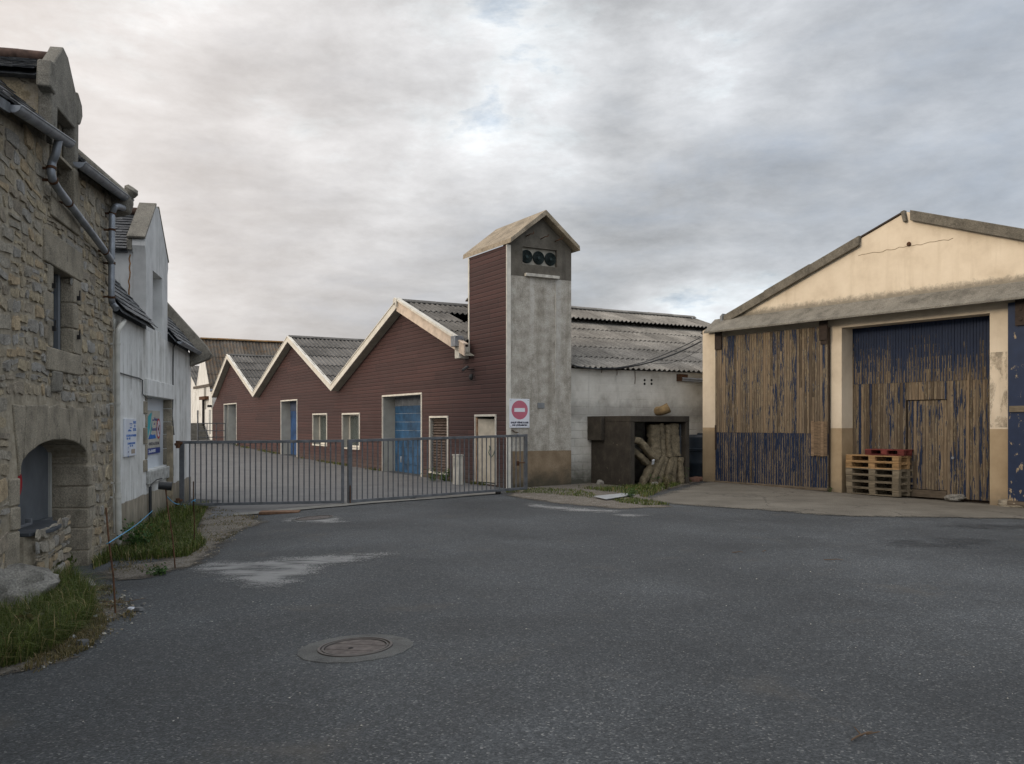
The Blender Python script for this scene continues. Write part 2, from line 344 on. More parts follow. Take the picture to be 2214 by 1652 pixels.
col = m.mix(m.ramp(streaks(m, 4.5, .5, 8), [(.64, 0), (.74, .35)]), col, (.13, .12, .10))
col = m.mix(m.ramp(streaks(m, 3.3, .7, 15), [(.70, 0), (.78, .5)]), col, (.30, .20, .10))
block_mat = m.out(col, .92, m.bump(m.ma('ADD', m.ma('MULTIPLY', m.ma('MULTIPLY', bt.outputs['Fac'], vis), -.7), m.ma('MULTIPLY', m.ma('ADD', fn, bl), .4)), .7, .015), spec=.2)
# hangar cream render
CANZ = 4.32
m = Mt('cream_render')
x, y, z = m.sep(); bl = m.noise(1.6, 7, .62); fn = m.noise(45, 4, .65); sk = streaks(m, 5, .35, 3)
col = m.ramp(bl, [(.3, (.52, .435, .325)), (.5, (.62, .530, .405)), (.7, (.68, .59, .46))])
col = m.mix(m.ramp(sk, [(.55, 0), (.72, .30)]), col, (.40, .325, .225))
col = m.mix(m.ramp(m.noise(5, 7, .7, .2), [(.64, 0), (.74, .38)]), col, (.30, .255, .185))
gz = m.ma('ADD', m.ma('ADD', z, -CANZ), m.ma('MULTIPLY_ADD', m.noise(9, 8, .8), .42, -.27))
gb = m.ma('MULTIPLY', m.ramp(m.ma('MULTIPLY', gz, 4.0), [(0, .85), (.22, .55), (.5, 0)]), m.ma('GREATER_THAN', z, CANZ-.2))
col = m.mix(gb, col, (.16, .145, .115))
pl = m.ma('LESS_THAN', z, 1.485)
pc = m.ramp(m.noise(2.2, 7, .62), [(.3, (.30, .222, .132)), (.55, (.375, .285, .178)), (.75, (.42, .325, .21))])
low = m.ramp(m.ma('ADD', z, m.ma('MULTIPLY_ADD', m.noise(6, 6, .65), .5, -.25)), [(.02, .6), (.32, 0)])
pc = m.mix(low, pc, (.17, .14, .10))
col = m.mix(pl, col, pc)
cream_mat = m.out(col, .88, m.bump(m.ma('ADD', fn, m.ma('MULTIPLY', bl, .6)), .45, .006), spec=.25)

# roofing -----------------------------------------------------------
def fibro(name, base, lich=(.20, .10, .03), la=0.0):
    m = Mt(name); b = m.noise(1.3, 6, .62); f = m.noise(24, 5, .7); r = m.attr('rnd')
    col = m.ramp(b, [(.3, tuple(c*.62 for c in base)), (.52, base), (.72, tuple(c*1.35 for c in base))])
    col = m.mix(1, col, m.ramp(f, [(.3, .62), (.5, 1), (.7, 1.4)]), 'MULTIPLY')
    col = m.mix(1, col, m.ramp(r, [(0, .74), (1, 1.2)]), 'MULTIPLY')
    col = m.mix(m.ramp(m.noise(9, 6, .7), [(.60, 0), (.70, .5)]), col, tuple(min(1, c*1.9) for c in base))
    if la: col = m.mix(m.ramp(m.noise(3, 7, .7), [(.44, 0), (.62, la)]), col, lich)
    return m.out(col, .92, m.bump(f, .5, .01), spec=.2)
fibro_grey = fibro('fibre_cement_sheet', (.190, .180, .162))
fibro_dark = fibro('fibre_cement_dark', (.115, .110, .102))
fibro_far = fibro('fibre_cement_lichen', (.120, .108, .092), (.17, .085, .025), .35)
fibro_rust = fibro('ridge_orange_lichen', (.15, .10, .05), (.22, .11, .03), .8)
m = Mt('slate')
f = m.noise(18, 5, .7); r = m.attr('rnd')
col = m.ramp(r, [(0, (.040, .043, .047)), (.5, (.062, .066, .070)), (.9, (.088, .090, .092)), (1, (.13, .132, .13))])
col = m.mix(1, col, m.ramp(f, [(.3, .6), (.7, 1.35)]), 'MULTIPLY')
col = m.mix(m.ramp(m.noise(3.2, 7, .72), [(.60, 0), (.68, .6)]), col, (.155, .15, .125))
slate_mat = m.out(col, .62, m.bump(f, .5, .006), spec=.4)
terracotta = plain('terracotta_ridge', (.105, .066, .050), .9, var=.45, sc=9)
zinc = plain('zinc', (.25, .265, .285), .5, .55, .3, 5)
galv = plain('galvanised_steel', (.112, .117, .124), .6, .35, .3, 7)
white_paint = plain('white_paint', (.60, .57, .50), .6, var=.14, sc=3)
white_trim = plain('white_trim_aged', (.56, .535, .47), .65, var=.18, sc=4)
soffit_mat = plain('soffit_boards', (.30, .285, .235), .8, var=.2, sc=4)
jamb_mat = plain('pale_grey_jamb', (.34, .335, .30), .7, var=.14, sc=3)
pvc_white = plain('cream_pvc_pipe', (.44, .425, .375), .6, var=.2, sc=5)
rust_mat = plain('rusty_iron', (.085, .042, .022), .9, .2, .5, 12)
dark_iron = plain('dark_iron', (.022, .020, .019), .7, .3, .4, 10)
black_plastic = plain('black_plastic', (.018, .019, .020), .5, var=.3, sc=9, spec=.4)
brown_steel = plain('painted_brown_steel', (.035, .024, .018), .75, var=.4, sc=10)
blue_door = plain('blue_door_paint', (.018, .062, .130), .55, var=.5, sc=3.2)
blue_door2 = plain('deep_blue_door_paint', (.022, .058, .145), .55, var=.4, sc=3.5)
rope_mat = plain('blue_rope', (.10, .34, .55), .7, var=.2, sc=30)
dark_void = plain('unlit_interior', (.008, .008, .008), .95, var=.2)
grey_panel = plain('grey_sheet_panel', (.115, .125, .135), .6, .1, .25, 2.2)
grey_wood = plain('weathered_grey_wood', (.12, .125, .13), .85, var=.35, sc=9)
sign_white = plain('sign_white', (.64, .66, .70), .45, var=.07, sc=3, bump=.02)
sign_grey = plain('sign_weathered_panel', (.44, .42, .36), .55, var=.22, sc=4, bump=.05)
board_white = plain('white_window_board', (.56, .595, .63), .55, var=.08, sc=2, bump=.04)
ink_blue = plain('sign_navy', (.02, .045, .21), .5, var=.1, bump=.0)
ink_mid = plain('sign_mid_blue', (.02, .13, .42), .5, var=.1, bump=.0)
ink_teal = plain('sign_teal', (.04, .36, .40), .5, var=.1, bump=.0)
ink_dark = plain('sign_ink', (.03, .03, .055), .5, var=.1, bump=.0)
ink_red = plain('faded_sign_red', (.44, .125, .175), .5, var=.08, sc=3, bump=.0)
ink_red2 = plain('sign_red', (.40, .02, .03), .5, var=.1, bump=.0)
concrete_cap = granite('asbestos_verge', (.135, .122, .098), .35, 60)
canopy_mat = granite('canopy_cement', (.165, .155, .132), .3, 60)
iron_cover = plain('rusted_manhole_iron', (.104, .090, .083), .95, .0, .4, 14, bump=.9, bsc=70)
cement_ring = granite('cement_ring', (.108, .109, .105), .25, 110)
tin_plate = plain('chequer_plate', (.42, .43, .43), .5, .5, .15, 6)
rust_plate = plain('rust_drain_plate', (.15, .085, .05), .85, .2, .35, 9)
foam_mat = granite('crusted_mats', (.150, .124, .082), .0, 28)
barrel_mat = plain('dark_tank_plastic', (.012, .018, .026), .45, var=.3, sc=6, spec=.45)
m = Mt('window_glass'); glass_mat = m.out((.10, .12, .115), .05, None, 0, .6, alpha=.5)
curtain = plain('grey_curtain', (.15, .17, .155), .9, var=.15, sc=5)
louvre_mat = plain('rusted_louvre', (.13, .10, .085), .75, .3, .55, 8)

def planks(name, wood, paint, pale):
    m = Mt(name); x, y, z = m.sep(); r = m.attr('rnd'); cov = m.attr('cov')
    off = m.ma('MULTIPLY', r, 91.7)
    g = m.noise(1, 6, .62, .3, m.comb(m.ma('MULTIPLY_ADD', x, 60, off), off, m.ma('MULTIPLY', z, 2.2)))
    kn = m.vor(1, 'F1', m.comb(m.ma('MULTIPLY_ADD', x, 14, off), off, m.ma('MULTIPLY', z, 2.4)))
    wd = m.ramp(g, [(.28, tuple(c*.50 for c in wood)), (.5, wood), (.72, tuple(c*1.55 for c in wood))])
    wd = m.mix(1, wd, m.ramp(r, [(0, (.52, .50, .48)), (.5, (1, 1, 1)), (1, (1.45, 1.38, 1.26))]), 'MULTIPLY')
    wd = m.mix(m.ramp(kn, [(.05, .85), (.13, 0)]), wd, tuple(c*.22 for c in wood))
    pn = m.noise(1, 7, .66, .5, m.comb(m.ma('MULTIPLY_ADD', x, 20, off), off, m.ma('MULTIPLY', z, 2.1)))
    pf = m.noise(1, 5, .7, .3, m.comb(m.ma('MULTIPLY_ADD', x, 46, off), off, m.ma('MULTIPLY', z, 7)))
    lowf = m.ma('MULTIPLY_ADD', m.noise(1.5, 3, .5), .22, -.11)
    q = m.ma('ADD', m.ma('ADD', lowf, m.ma('MULTIPLY_ADD', pn, .65, m.ma('MULTIPLY', pf, .35))), m.ma('ADD', cov, -1.0))
    pm = m.ramp(m.ma('ADD', q, .5), [(.494, 0), (.506, 1)])
    fr = m.ma('MULTIPLY', m.ramp(m.ma('ADD', q, .5), [(.42, 0), (.480, 1)]), m.ramp(pf, [(.42, 0), (.55, 1)]))
    col = m.mix(m.ma('MULTIPLY', fr, .6), wd, pale)
    pt = m.mix(m.noise(8, 5), tuple(c*.7 for c in paint), tuple(c*1.35 for c in paint))
    col = m.mix(pm, col, pt)
    n_ = m.bump(m.ma('ADD', m.ma('MULTIPLY', g, .6), m.ma('MULTIPLY', pm, .5)), .7, .006)
    return m.out(col, m.ramp(pm, [(0, .9), (1, .6)]), n_, spec=.3)
plank_mat = planks('peeling_blue_planks', (.128, .099, .069), (.0092, .0185, .046), (.29, .242, .150))
def timber(name, c0):
    m = Mt(name); r = m.attr('rnd'); x, y, z = m.sep()
    g = m.noise(1, 5, .62, .3, m.comb(m.ma('MULTIPLY', x, 5), m.ma('MULTIPLY_ADD', y, 26, m.ma('MULTIPLY', r, 40)), m.ma('MULTIPLY', z, 30)))
    col = m.ramp(g, [(.28, tuple(c*.55 for c in c0)), (.5, c0), (.72, tuple(min(1, c*1.4) for c in c0))])
    col = m.mix(1, col, m.ramp(r, [(0, .72), (1, 1.25)]), 'MULTIPLY')
    return m.out(col, .85, m.bump(g, .5, .006), spec=.25)
pallet_new = timber('fresh_pallet_wood', (.33, .205, .096)); pallet_old = timber('grey_pallet_wood', (.165, .136, .094))
pallet_red = timber('red_pallet_paint', (.125, .030, .025)); bare_wood = timber('bare_board', (.22, .155, .095))
m = Mt('flaking_navy_sheet_metal')
f = m.noise(2.6, 8, .70, .6); f2 = m.noise(1, 6, .7, .4, m.map((6, 6, 2.4)))
q = m.ma('ADD', m.ma('MULTIPLY', f, .5), m.ma('MULTIPLY', f2, .5))
col = m.mix(m.noise(5, 5), (.008, .015, .036), (.017, .032, .075))
col = m.mix(m.ramp(q, [(.575, 0), (.585, 1)]), col, (.30, .235, .15))
col = m.mix(m.ramp(q, [(.60, 0), (.63, .9)]), col, (.10, .052, .030))
navy_sheet = m.out(col, .6, m.bump(q, .4, .006), .0, .35)
def grassy(name, a, b, dry):
    m = Mt(name); r = m.attr('rnd')
    col = m.ramp(r, [(0, a), (.6, b), (.86, tuple(c*1.5 for c in b)), (.93, dry), (1, tuple(c*1.4 for c in dry))])
    b_ = m.n('BsdfPrincipled'); m.put(b_.inputs['Base Color'], col); b_.inputs['Roughness'].default_value = .6
    b_.inputs['Specular IOR Level'].default_value = .25
    t_ = m.n('BsdfTranslucent'); m.put(t_.inputs[0], col); mx = m.n('MixShader'); mx.inputs[0].default_value = .3
    o = m.n('OutputMaterial'); m.t.links.new(b_.outputs[0], mx.inputs[1]); m.t.links.new(t_.outputs[0], mx.inputs[2]); m.t.links.new(mx.outputs[0], o.inputs[0])
    return m.m
grass_mat = grassy('grass_blades', (.040, .058, .013), (.092, .118, .026), (.24, .19, .09))
dry_mat = grassy('dry_grass', (.05, .06, .02), (.12, .10, .045), (.24, .18, .09))
weed_mat = grassy('weed_leaves', (.030, .065, .018), (.060, .115, .030), (.14, .14, .05))

# ------------------------------------------------------------------ places: photo rays met with real planes
class Fr:
    """a facade's own frame: x along it to the right, y into the building, z up"""
    def __init__(s, px, py, ang):
        s.p = Vector((px, py, 0)); s.a = ang
        s.X = Vector((math.cos(ang), math.sin(ang), 0)); s.Y = Vector((-math.sin(ang), math.cos(ang), 0))
        c = -s.p; s.o = (c.dot(s.X), c.dot(s.Y))
    def d(s, u, v):
        r = Vector(((u-CU)/FX, 1, 0)); return r.dot(s.X), r.dot(s.Y), (HV-v)/FX
    def hy(s, u, v, y=0.0):
        a, b, c = s.d(u, v); t = (y-s.o[1])/b; return s.o[0]+t*a, CAMZ+t*c
    def hx(s, u, v, x=0.0):
        a, b, c = s.d(u, v); t = (x-s.o[0])/a; return s.o[1]+t*b, CAMZ+t*c
    def w(s, x, y, z=0.0):
        q = s.p+s.X*x+s.Y*y; return Vector((q.x, q.y, z))
    def loc(s, p):
        q = Vector((p[0], p[1], 0))-s.p; return q.dot(s.X), q.dot(s.Y)
F1 = Fr(-.12, 21.56, math.atan2(-.864, .503))       # red sheds, tower, block shed
F2 = Fr(-5.45, 12.0, math.atan2(.978, -.209))       # stone house, white house
F3 = Fr(5.11, 23.56, math.atan2(-.812, .5836))      # cream hangar
def ss(t): t = max(0., min(1., t)); return t*t*(3-2*t)
def g(x, y):
    h = .60*max(0., min((y-22)/29.5, 1.05))**1.8 * (1-ss((x-2)/6)*.9)
    h -= .13*ss((-x-2.6)/2.6)*(1-ss((y-13.5)/9.0)*.75)*(1-ss((y-24)/6))
    h += .05*math.exp(-((x-4)**2+(y-23)**2)/9.0)
    h += .045*(x+1.1)*math.exp(-((x+1.1)**2+(y-6.2)**2)/2.2)
    h -= .045*ss((x-6.2)/3)*(1-ss((y-22)/4))
    return h
def gp(u, v, dz=0.0):
    h = 0.0
    for _ in range(14):
        y = (CAMZ-h)*FX/(v-HV); x = (u-CU)/FX*y; h = g(x, y)
    return Vector((x, y, h+dz))

# ------------------------------------------------------------------ mesh helper
class MB:
    def __init__(s): s.v = []; s.f = []; s.mi = []; s.r = []; s.c = []
    def add(s, vs, fs, mi=0, r=None, c=0.0):
        o = len(s.v); r = random.random() if r is None else r
        s.v += [tuple(q) for q in vs]
        for f in fs: s.f.append([i+o for i in f]); s.mi.append(mi); s.r.append(r); s.c.append(c)
        return s
    def box(s, x0, x1, y0, y1, z0, z1, mi=0, r=None, c=0.0, M=None):
        vs = [Vector((x, y, z)) for z in (z0, z1) for y in (y0, y1) for x in (x0, x1)]
        if M: vs = [M @ q for q in vs]
        return s.add(vs, [(0, 2, 3, 1), (4, 5, 7, 6), (0, 1, 5, 4), (2, 6, 7, 3), (0, 4, 6, 2), (1, 3, 7, 5)], mi, r, c)
    def extr(s, outer, axis, a0, a1, holes=(), mi=0, mh=None, r=None, c=0.0):
        """polygon with holes pushed along an axis"""
        def P(p, a): return {'x': (a, p[0], p[1]), 'y': (p[0], a, p[1]), 'z': (p[0], p[1], a)}[axis]
        loops = [list(outer)]+[list(h) for h in holes]
        tri = tessellate_polygon([[Vector((p[0], p[1], 0)) for p in l] for l in loops])
        flat = [p for l in loops for p in l]; n = len(flat); r = random.random() if r is None else r
        s.add([P(p, a0) for p in flat]+[P(p, a1) for p in flat], [tuple(t) for t in tri]+[tuple(i+n for i in reversed(t)) for t in tri], mi, r, c)
        for k, l in enumerate(loops):
            m_ = len(l); vs = [P(p, a0) for p in l]+[P(p, a1) for p in l]
            s.add(vs, [(i, (i+1) % m_, (i+1) % m_+m_, i+m_) for i in range(m_)], mi if (k == 0 or mh is None) else mh, r, c)
        return s
    def tube(s, pts, rad, seg=8, mi=0, r=None, cap=True):
        pts = [Vector(p) for p in pts]; rs = rad if isinstance(rad, (list, tuple)) else [rad]*len(pts)
        vs = []; up = None
        for i, p in enumerate(pts):
            t = (pts[min(i+1, len(pts)-1)]-pts[max(i-1, 0)]).normalized()
            if up is None: up = Vector((0, 0, 1)) if abs(t.z) < .9 else Vector((1, 0, 0))
            a = t.cross(up).normalized(); b = a.cross(t).normalized(); up = b
            for k in range(seg):
                q = 2*math.pi*k/seg; vs.append(p+a*math.cos(q)*rs[i]+b*math.sin(q)*rs[i])
        fs = [(i*seg+k, i*seg+(k+1) % seg, (i+1)*seg+(k+1) % seg, (i+1)*seg+k) for i in range(len(pts)-1) for k in range(seg)]
        if cap: fs += [tuple(reversed(range(seg))), tuple(range((len(pts)-1)*seg, len(pts)*seg))]
        return s.add(vs, fs, mi, r)
    def lathe(s, prof, M=None, seg=24, mi=0, r=None):
        """profile of (radius, height) turned round z, then moved by M"""
        vs = []
        for (a, h) in prof:
            for k in range(seg):
                q = 2*math.pi*k/seg; p = Vector((a*math.cos(q), a*math.sin(q), h)); vs.append(M @ p if M else p)
        fs = [(i*seg+k, i*seg+(k+1) % seg, (i+1)*seg+(k+1) % seg, (i+1)*seg+k) for i in range(len(prof)-1) for k in range(seg)]
        return s.add(vs, fs, mi, r)
    def build(s, name, mats, parent=None, bevel=0, fix=True, sharp=38, jit=0):
        me = bpy.data.meshes.new(name); me.from_pydata(s.v, [], s.f)
        mats = mats if isinstance(mats, (list, tuple)) else [mats]
        for q in mats: me.materials.append(q)
        me.polygons.foreach_set('material_index', s.mi)
        a = me.attributes.new('rnd', 'FLOAT', 'FACE'); a.data.foreach_set('value', s.r)
        if any(s.c): a = me.attributes.new('cov', 'FLOAT', 'FACE'); a.data.foreach_set('value', s.c)
        if fix:
            bm = bmesh.new(); bm.from_mesh(me); bmesh.ops.remove_doubles(bm, verts=bm.verts, dist=1e-5)
            bmesh.ops.recalc_face_normals(bm, faces=bm.faces); bm.to_mesh(me); bm.free()
        if jit:
            for q in me.vertices:
                q.co += Vector(mnoise.noise_vector(q.co*9.1))*jit
        me.polygons.foreach_set('use_smooth', [True]*len(me.polygons)); me.set_sharp_from_angle(angle=R(sharp)); me.update()
        o = bpy.data.objects.new(name, me); S.collection.objects.link(o)
        if parent: o.parent = parent
        if bevel:
            b = o.modifiers.new('bevel', 'BEVEL'); b.width = bevel; b.segments = 2; b.limit_method = 'ANGLE'; b.angle_limit = R(40)
        return o
def tag(o, label, cat, group=None, kind=None):
    o['label'] = label; o['category'] = cat
    if group: o['group'] = group
    if kind: o['kind'] = kind
    return o
def thing(name, label, cat, fr=None, loc=(0, 0, 0), rz=0, group=None):
    o = bpy.data.objects.new(name, None); S.collection.objects.link(o); o.empty_display_size = .3
    if fr: o.location = fr.p; o.rotation_euler = (0, 0, fr.a)
    else: o.location = loc; o.rotation_euler = (0, 0, rz)
    return tag(o, label, cat, group)
def text(body, x, z, h, y, mat, parent, width=None, name='lettering', align='LEFT', bold=0.0):
    cu = bpy.data.curves.new('t', 'FONT'); cu.body = body; cu.size = h/.72; cu.align_x = align; cu.extrude = .0008; cu.offset = bold; cu.resolution_u = 3
    o = bpy.data.objects.new('t', cu); S.collection.objects.link(o); bpy.context.view_layer.update()
    me = bpy.data.meshes.new_from_object(o.evaluated_get(bpy.context.evaluated_depsgraph_get())); bpy.data.objects.remove(o); bpy.data.curves.remove(cu)
    xs = [q.co.x for q in me.vertices]; k = width/(max(xs)-min(xs)) if width else 1
    for q in me.vertices: q.co = Vector((x+q.co.x*k, y-q.co.z, z+q.co.y))
    me.name = name; me.materials.clear(); me.materials.append(mat)
    r = bpy.data.objects.new(name, me); S.collection.objects.link(r); r.parent = parent; return r
def corrugated(mb, o, ud, vd, L, H, pitch=.177, amp=.029, rows=None, ppw=8, skip=None, ends=.012, seed=1):
    """overlapping corrugated sheets: o lower corner, ud along the eave, vd up the slope"""
    rg = random.Random(seed); o, ud, vd = Vector(o), Vector(ud).normalized(), Vector(vd).normalized(); n = ud.cross(vd).normalized()
    if n.z < 0: n = -n
    rows = rows or max(1, round(H/1.25)); rh = H/rows; sw = pitch*6; cols = math.ceil(L/sw)
    for i in range(rows):
        for j in range(cols):
            if skip and skip(i, j): continue
            u0, u1 = j*sw, min(L, (j+1)*sw)
            if u1-u0 < .01: continue
            a = max(0, i*rh-.12)+rg.uniform(-.012, .012); b = (i+1)*rh; k = max(2, int(round((u1-u0)/pitch*ppw)))
            lift = rg.uniform(0, .008)
            vs = []
            for (vv, up) in ((a, .026+lift), (b, 0)):
                for dz in (0, -.007):
                    for q in range(k+1):
                        u = u0+(u1-u0)*q/k; vs.append(o+ud*u+vd*vv+n*(up+dz+amp*math.cos(2*math.pi*u/pitch)))
            m_ = k+1; fs = []
            for q in range(k):
                fs += [(q, q+1, 2*m_+q+1, 2*m_+q), (m_+q, 3*m_+q, 3*m_+q+1, m_+q+1), (q, m_+q, m_+q+1, q+1)]
            mb.add(vs, fs, 0, rg.random())
def slates(mb, o, ud, vd, L, H, w=.22, e=.125, seed=1, t=.009):
    rg = random.Random(seed); o, ud, vd = Vector(o), Vector(ud).normalized(), Vector(vd).normalized(); n = ud.cross(vd).normalized()
    if n.z < 0: n = -n
    nr = int(H/e); nc = int(L/w)+1
    for i in range(nr+1):
        for j in range(nc+1):
            x0 = (j-(.5 if i % 2 else 0))*w+rg.uniform(-.004, .004); x1 = x0+w-.006
            x0, x1 = max(0, x0), min(L, x1)
            if x1-x0 < .02: continue
            a = i*e+rg.uniform(-.008, .006); b = min(a+e*1.9, H+.02); tl = rg.uniform(-.004, .004)
            P = lambda u, v, h: o+ud*u+vd*v+n*h
            h0, h1 = .026+rg.uniform(0, .007), .004
            vs = [P(x0, a, h0+tl), P(x1, a, h0-tl), P(x1, b, h1), P(x0, b, h1), P(x0, a, h0+tl-t), P(x1, a, h0-tl-t)]
            mb.add(vs, [(0, 1, 2, 3), (0, 4, 5, 1), (0, 3, 4), (1, 5, 2)], 0, rg.random())
def inside(p, poly):
    c = False; j = len(poly)-1
    for i in range(len(poly)):
        a, b = poly[i], poly[j]
        if (a[1] > p[1]) != (b[1] > p[1]) and p[0] < (b[0]-a[0])*(p[1]-a[1])/(b[1]-a[1])+a[0]: c = not c
        j = i
    return c
def edist(p, poly):
    d = 1e9
    for i in range(len(poly)):
        a, b = Vector(poly[i]), Vector(poly[(i+1) % len(poly)]); t = max(0, min(1, (Vector(p)-a).dot(b-a)/max((b-a).length_squared, 1e-9)))
        d = min(d, (Vector(p)-a-(b-a)*t).length)
    return d
def ground_patch(name, poly, dz, mat, label, cat, step=.25, kind='structure', hump=None):
    """sheet of ground cut to an outline, following the terrain"""
    poly = [(p[0], p[1]) for p in poly]; bm = bmesh.new()
    tri = tessellate_polygon([[Vector((*p, 0)) for p in poly]]); vs = [bm.verts.new((*p, 0)) for p in poly]
    for t in tri:
        try: bm.faces.new([vs[i] for i in t])
        except ValueError: pass
    for ax in (0, 1):
        lo, hi = min(p[ax] for p in poly), max(p[ax] for p in poly); k = math.floor(lo/step)+1
        while k*step < hi:
            co = [0, 0, 0]; co[ax] = k*step; no = [0, 0, 0]; no[ax] = 1
            bmesh.ops.bisect_plane(bm, geom=bm.verts[:]+bm.edges[:]+bm.faces[:], plane_co=co, plane_no=no); k += 1
    me = bpy.data.meshes.new(name); bm.to_mesh(me); bm.free(); ed = []
    for q in me.vertices:
        e = edist((q.co.x, q.co.y), poly); ed.append(e); q.co.z = g(q.co.x, q.co.y)+dz+(hump(q.co.x, q.co.y, e) if hump else 0)
    a = me.attributes.new('ed', 'FLOAT', 'POINT'); a.data.foreach_set('value', ed)
    me.polygons.foreach_set('use_smooth', [True]*len(me.polygons))
    me.materials.append(mat); o = bpy.data.objects.new(name, me); S.collection.objects.link(o); return tag(o, label, cat, None, kind)
def px(*uv): return [gp(u, v) for u, v in uv]
def rock(name, loc, size, mat, label, seed, group=None, rot=0, cat='rock', rough=.35):
    bm = bmesh.new(); bmesh.ops.create_icosphere(bm, subdivisions=4 if max(size) > .2 else 3, radius=1)
    off = Vector((seed*7.3, seed*3.1, seed))
    for q in bm.verts:
        n = q.co.normalized(); d = 1+rough*.9*mnoise.noise(n*1.3+off)+rough*.5*mnoise.noise(n*3+off)+rough*.25*mnoise.noise(n*7+off)
        c = Vector(q.co); m_ = max(abs(c.x), abs(c.y), abs(c.z)); c = c*(.65+.35/m_*.8)           # blockier than a ball
        q.co = Vector((c.x*size[0], c.y*size[1], c.z*size[2]))*d
    me = bpy.data.meshes.new(name); bm.to_mesh(me); bm.free(); me.polygons.foreach_set('use_smooth', [True]*len(me.polygons)); me.set_sharp_from_angle(angle=R(50))
    me.materials.append(mat); o = bpy.data.objects.new(name, me); S.collection.objects.link(o); o.location = loc; o.rotation_euler = (0, 0, rot)
    return tag(o, label, cat, group)
def scatter(poly, n, seed, keep=None):
    rg = random.Random(seed); xs, ys = [p[0] for p in poly], [p[1] for p in poly]; out = []; k = 0
    while len(out) < n and k < n*40:
        k += 1; p = (rg.uniform(min(xs), max(xs)), rg.uniform(min(ys), max(ys)))
        if inside(p, poly) and (keep is None or rg.random() < keep(p)): out.append(p)
    return out, rg
def rubble_face(mb, x0, x1, zb, zt, skip, seed, y=0.0, flip=None, hmin=.07, hmax=.20, wmin=.10, wmax=.38):
    """coursed rubble: chamfered stones of mixed size standing just proud of the mortar bed"""
    rg = random.Random(seed); z = zb
    while z < zt:
        h = rg.uniform(hmin, hmax)*(1.15 if rg.random() < .2 else 1); x = x0-rg.uniform(0, .3)
        while x < x1:
            w_ = rg.uniform(wmin, wmax)*(.75+h*1.6); a, e = x, x+w_; x = e; zc, xc = z+h/2, (a+e)/2
            if xc < x0 or xc > x1 or skip(a, e, z, z+h): continue
            lay = [(a, e, z, z+h)] if rg.random() > .22 else [(a, e, z, z+h*.5), (a, e, z+h*.5, z+h)]
            for (p, q, s_, t) in lay:
                j = lambda k=.014: rg.uniform(-k, k); g_ = rg.uniform(.008, .020); p, q, s_, t = max(p, x0)+g_, min(q, x1)-g_, s_+g_, t-g_
                if q-p < .05: continue
                c = [min(q-p, t-s_)*rg.uniform(.12, .36) for _ in range(4)]
                P = [(p+c[0], s_+j()), ((p+q)/2, s_+j()), (q-c[1], s_+j()), (q+j(), s_+c[1]), (q+j(), t-c[2]), (q-c[2], t+j()), ((p+q)/2, t+j()), (p+c[3], t+j()), (p+j(), t-c[3]), (p+j(), s_+c[0])]
                W_ = lambda u, v: (u+.055*mnoise.noise(Vector((u*1.3, v*1.3, seed))), v+.075*mnoise.noise(Vector((u*1.1, v*1.1, seed+9))))
                P = [W_(*k) for k in P]; cx_, cz_ = sum(k[0] for k in P)/10, sum(k[1] for k in P)/10; d0 = rg.uniform(.004, .022); tx_, tz_ = rg.uniform(-.06, .06), rg.uniform(-.08, .08)
                vs = [(k[0], y+.012, k[1]) for k in P]+[(cx_+(k[0]-cx_)*.90, y-d0-tx_*(k[0]-cx_)-tz_*(k[1]-cz_), cz_+(k[1]-cz_)*.88) for k in P]
                mb.add(vs, [tuple(range(10, 20))]+[(i, (i+1) % 10, (i+1) % 10+10, i+10) for i in range(10)], 1, rg.random())
        z += h
def blades(mb, pts, rg, h0, h1, wd=.006, lean=.5, r0=0, r1=1, fz=None):
    for (x, y) in pts:
        z = g(x, y)+(fz(x, y) if fz else 0)-.01; a = rg.uniform(0, 6.28); h = rg.uniform(h0, h1); l = h*rg.uniform(.1, lean)*1.4; w_ = wd*rg.uniform(.6, 1.3)
        d = Vector((math.cos(a), math.sin(a), 0)); s_ = Vector((-d.y, d.x, 0))*w_; b = Vector((x, y, z)); c = b+d*l*.3+Vector((0, 0, h*.6)); t = b+d*l+Vector((0, 0, h*.95-l*.3))
        mb.add([b-s_, b+s_, c+s_*.8, c-s_*.8, t], [(0, 1, 2, 3), (3, 2, 4)], 0, r0+(r1-r0)*rg.random())

# ================================================================== ground
xs = sorted(set([-2500, -900, -400, -200, -100, -60, -40, -28, -20]+[i*.25 for i in range(-56, 61)]+[18, 22, 30, 45, 80, 150, 300, 700, 2500]))
ys = sorted(set([-2500, -800, -300, -120, -60, -30, -15, -8, -4]+[i*.25 for i in range(-8, 121)]+[31+i for i in range(0, 40)]+[80, 100, 150, 300, 700, 2500]))
mb = MB(); nx = len(xs)
mb.add([(x, y, g(x, y) if (-40 < x < 40 and -5 < y < 80) else (0.0 if y < 40 else .4)) for y in ys for x in xs],
       [(j*nx+i, j*nx+i+1, (j+1)*nx+i+1, (j+1)*nx+i) for j in range(len(ys)-1) for i in range(nx-1)])
tag(mb.build('road', asphalt, fix=False), 'dark worn tarmac forecourt with pale stone chips filling the foreground', 'road', kind='structure')
yard = px((440, 1126), (503.7, 1116), (631, 1104), (744, 1094), (860, 1085), (979.7, 1075), (1084, 1066))
yard += [F1.w(x, -.02) for x in (-.6, -8, -16, -24, -32, -41)]+[F1.w(-41, -13), F2.w(12, 4), F2.w(7.4, .6), F2.w(7.0, -.6)]
ground_patch('yard_paving', yard, .010, yard_mat, 'paler grey tarmac of the yard behind the metal gate', 'paving', .5)
ap = px((1378, 1081), (1455, 1093), (1663, 1106), (1817, 1119), (2010, 1121), (2330, 1124))+[F3.w(11.5, .55), F3.w(-.2, .55)]
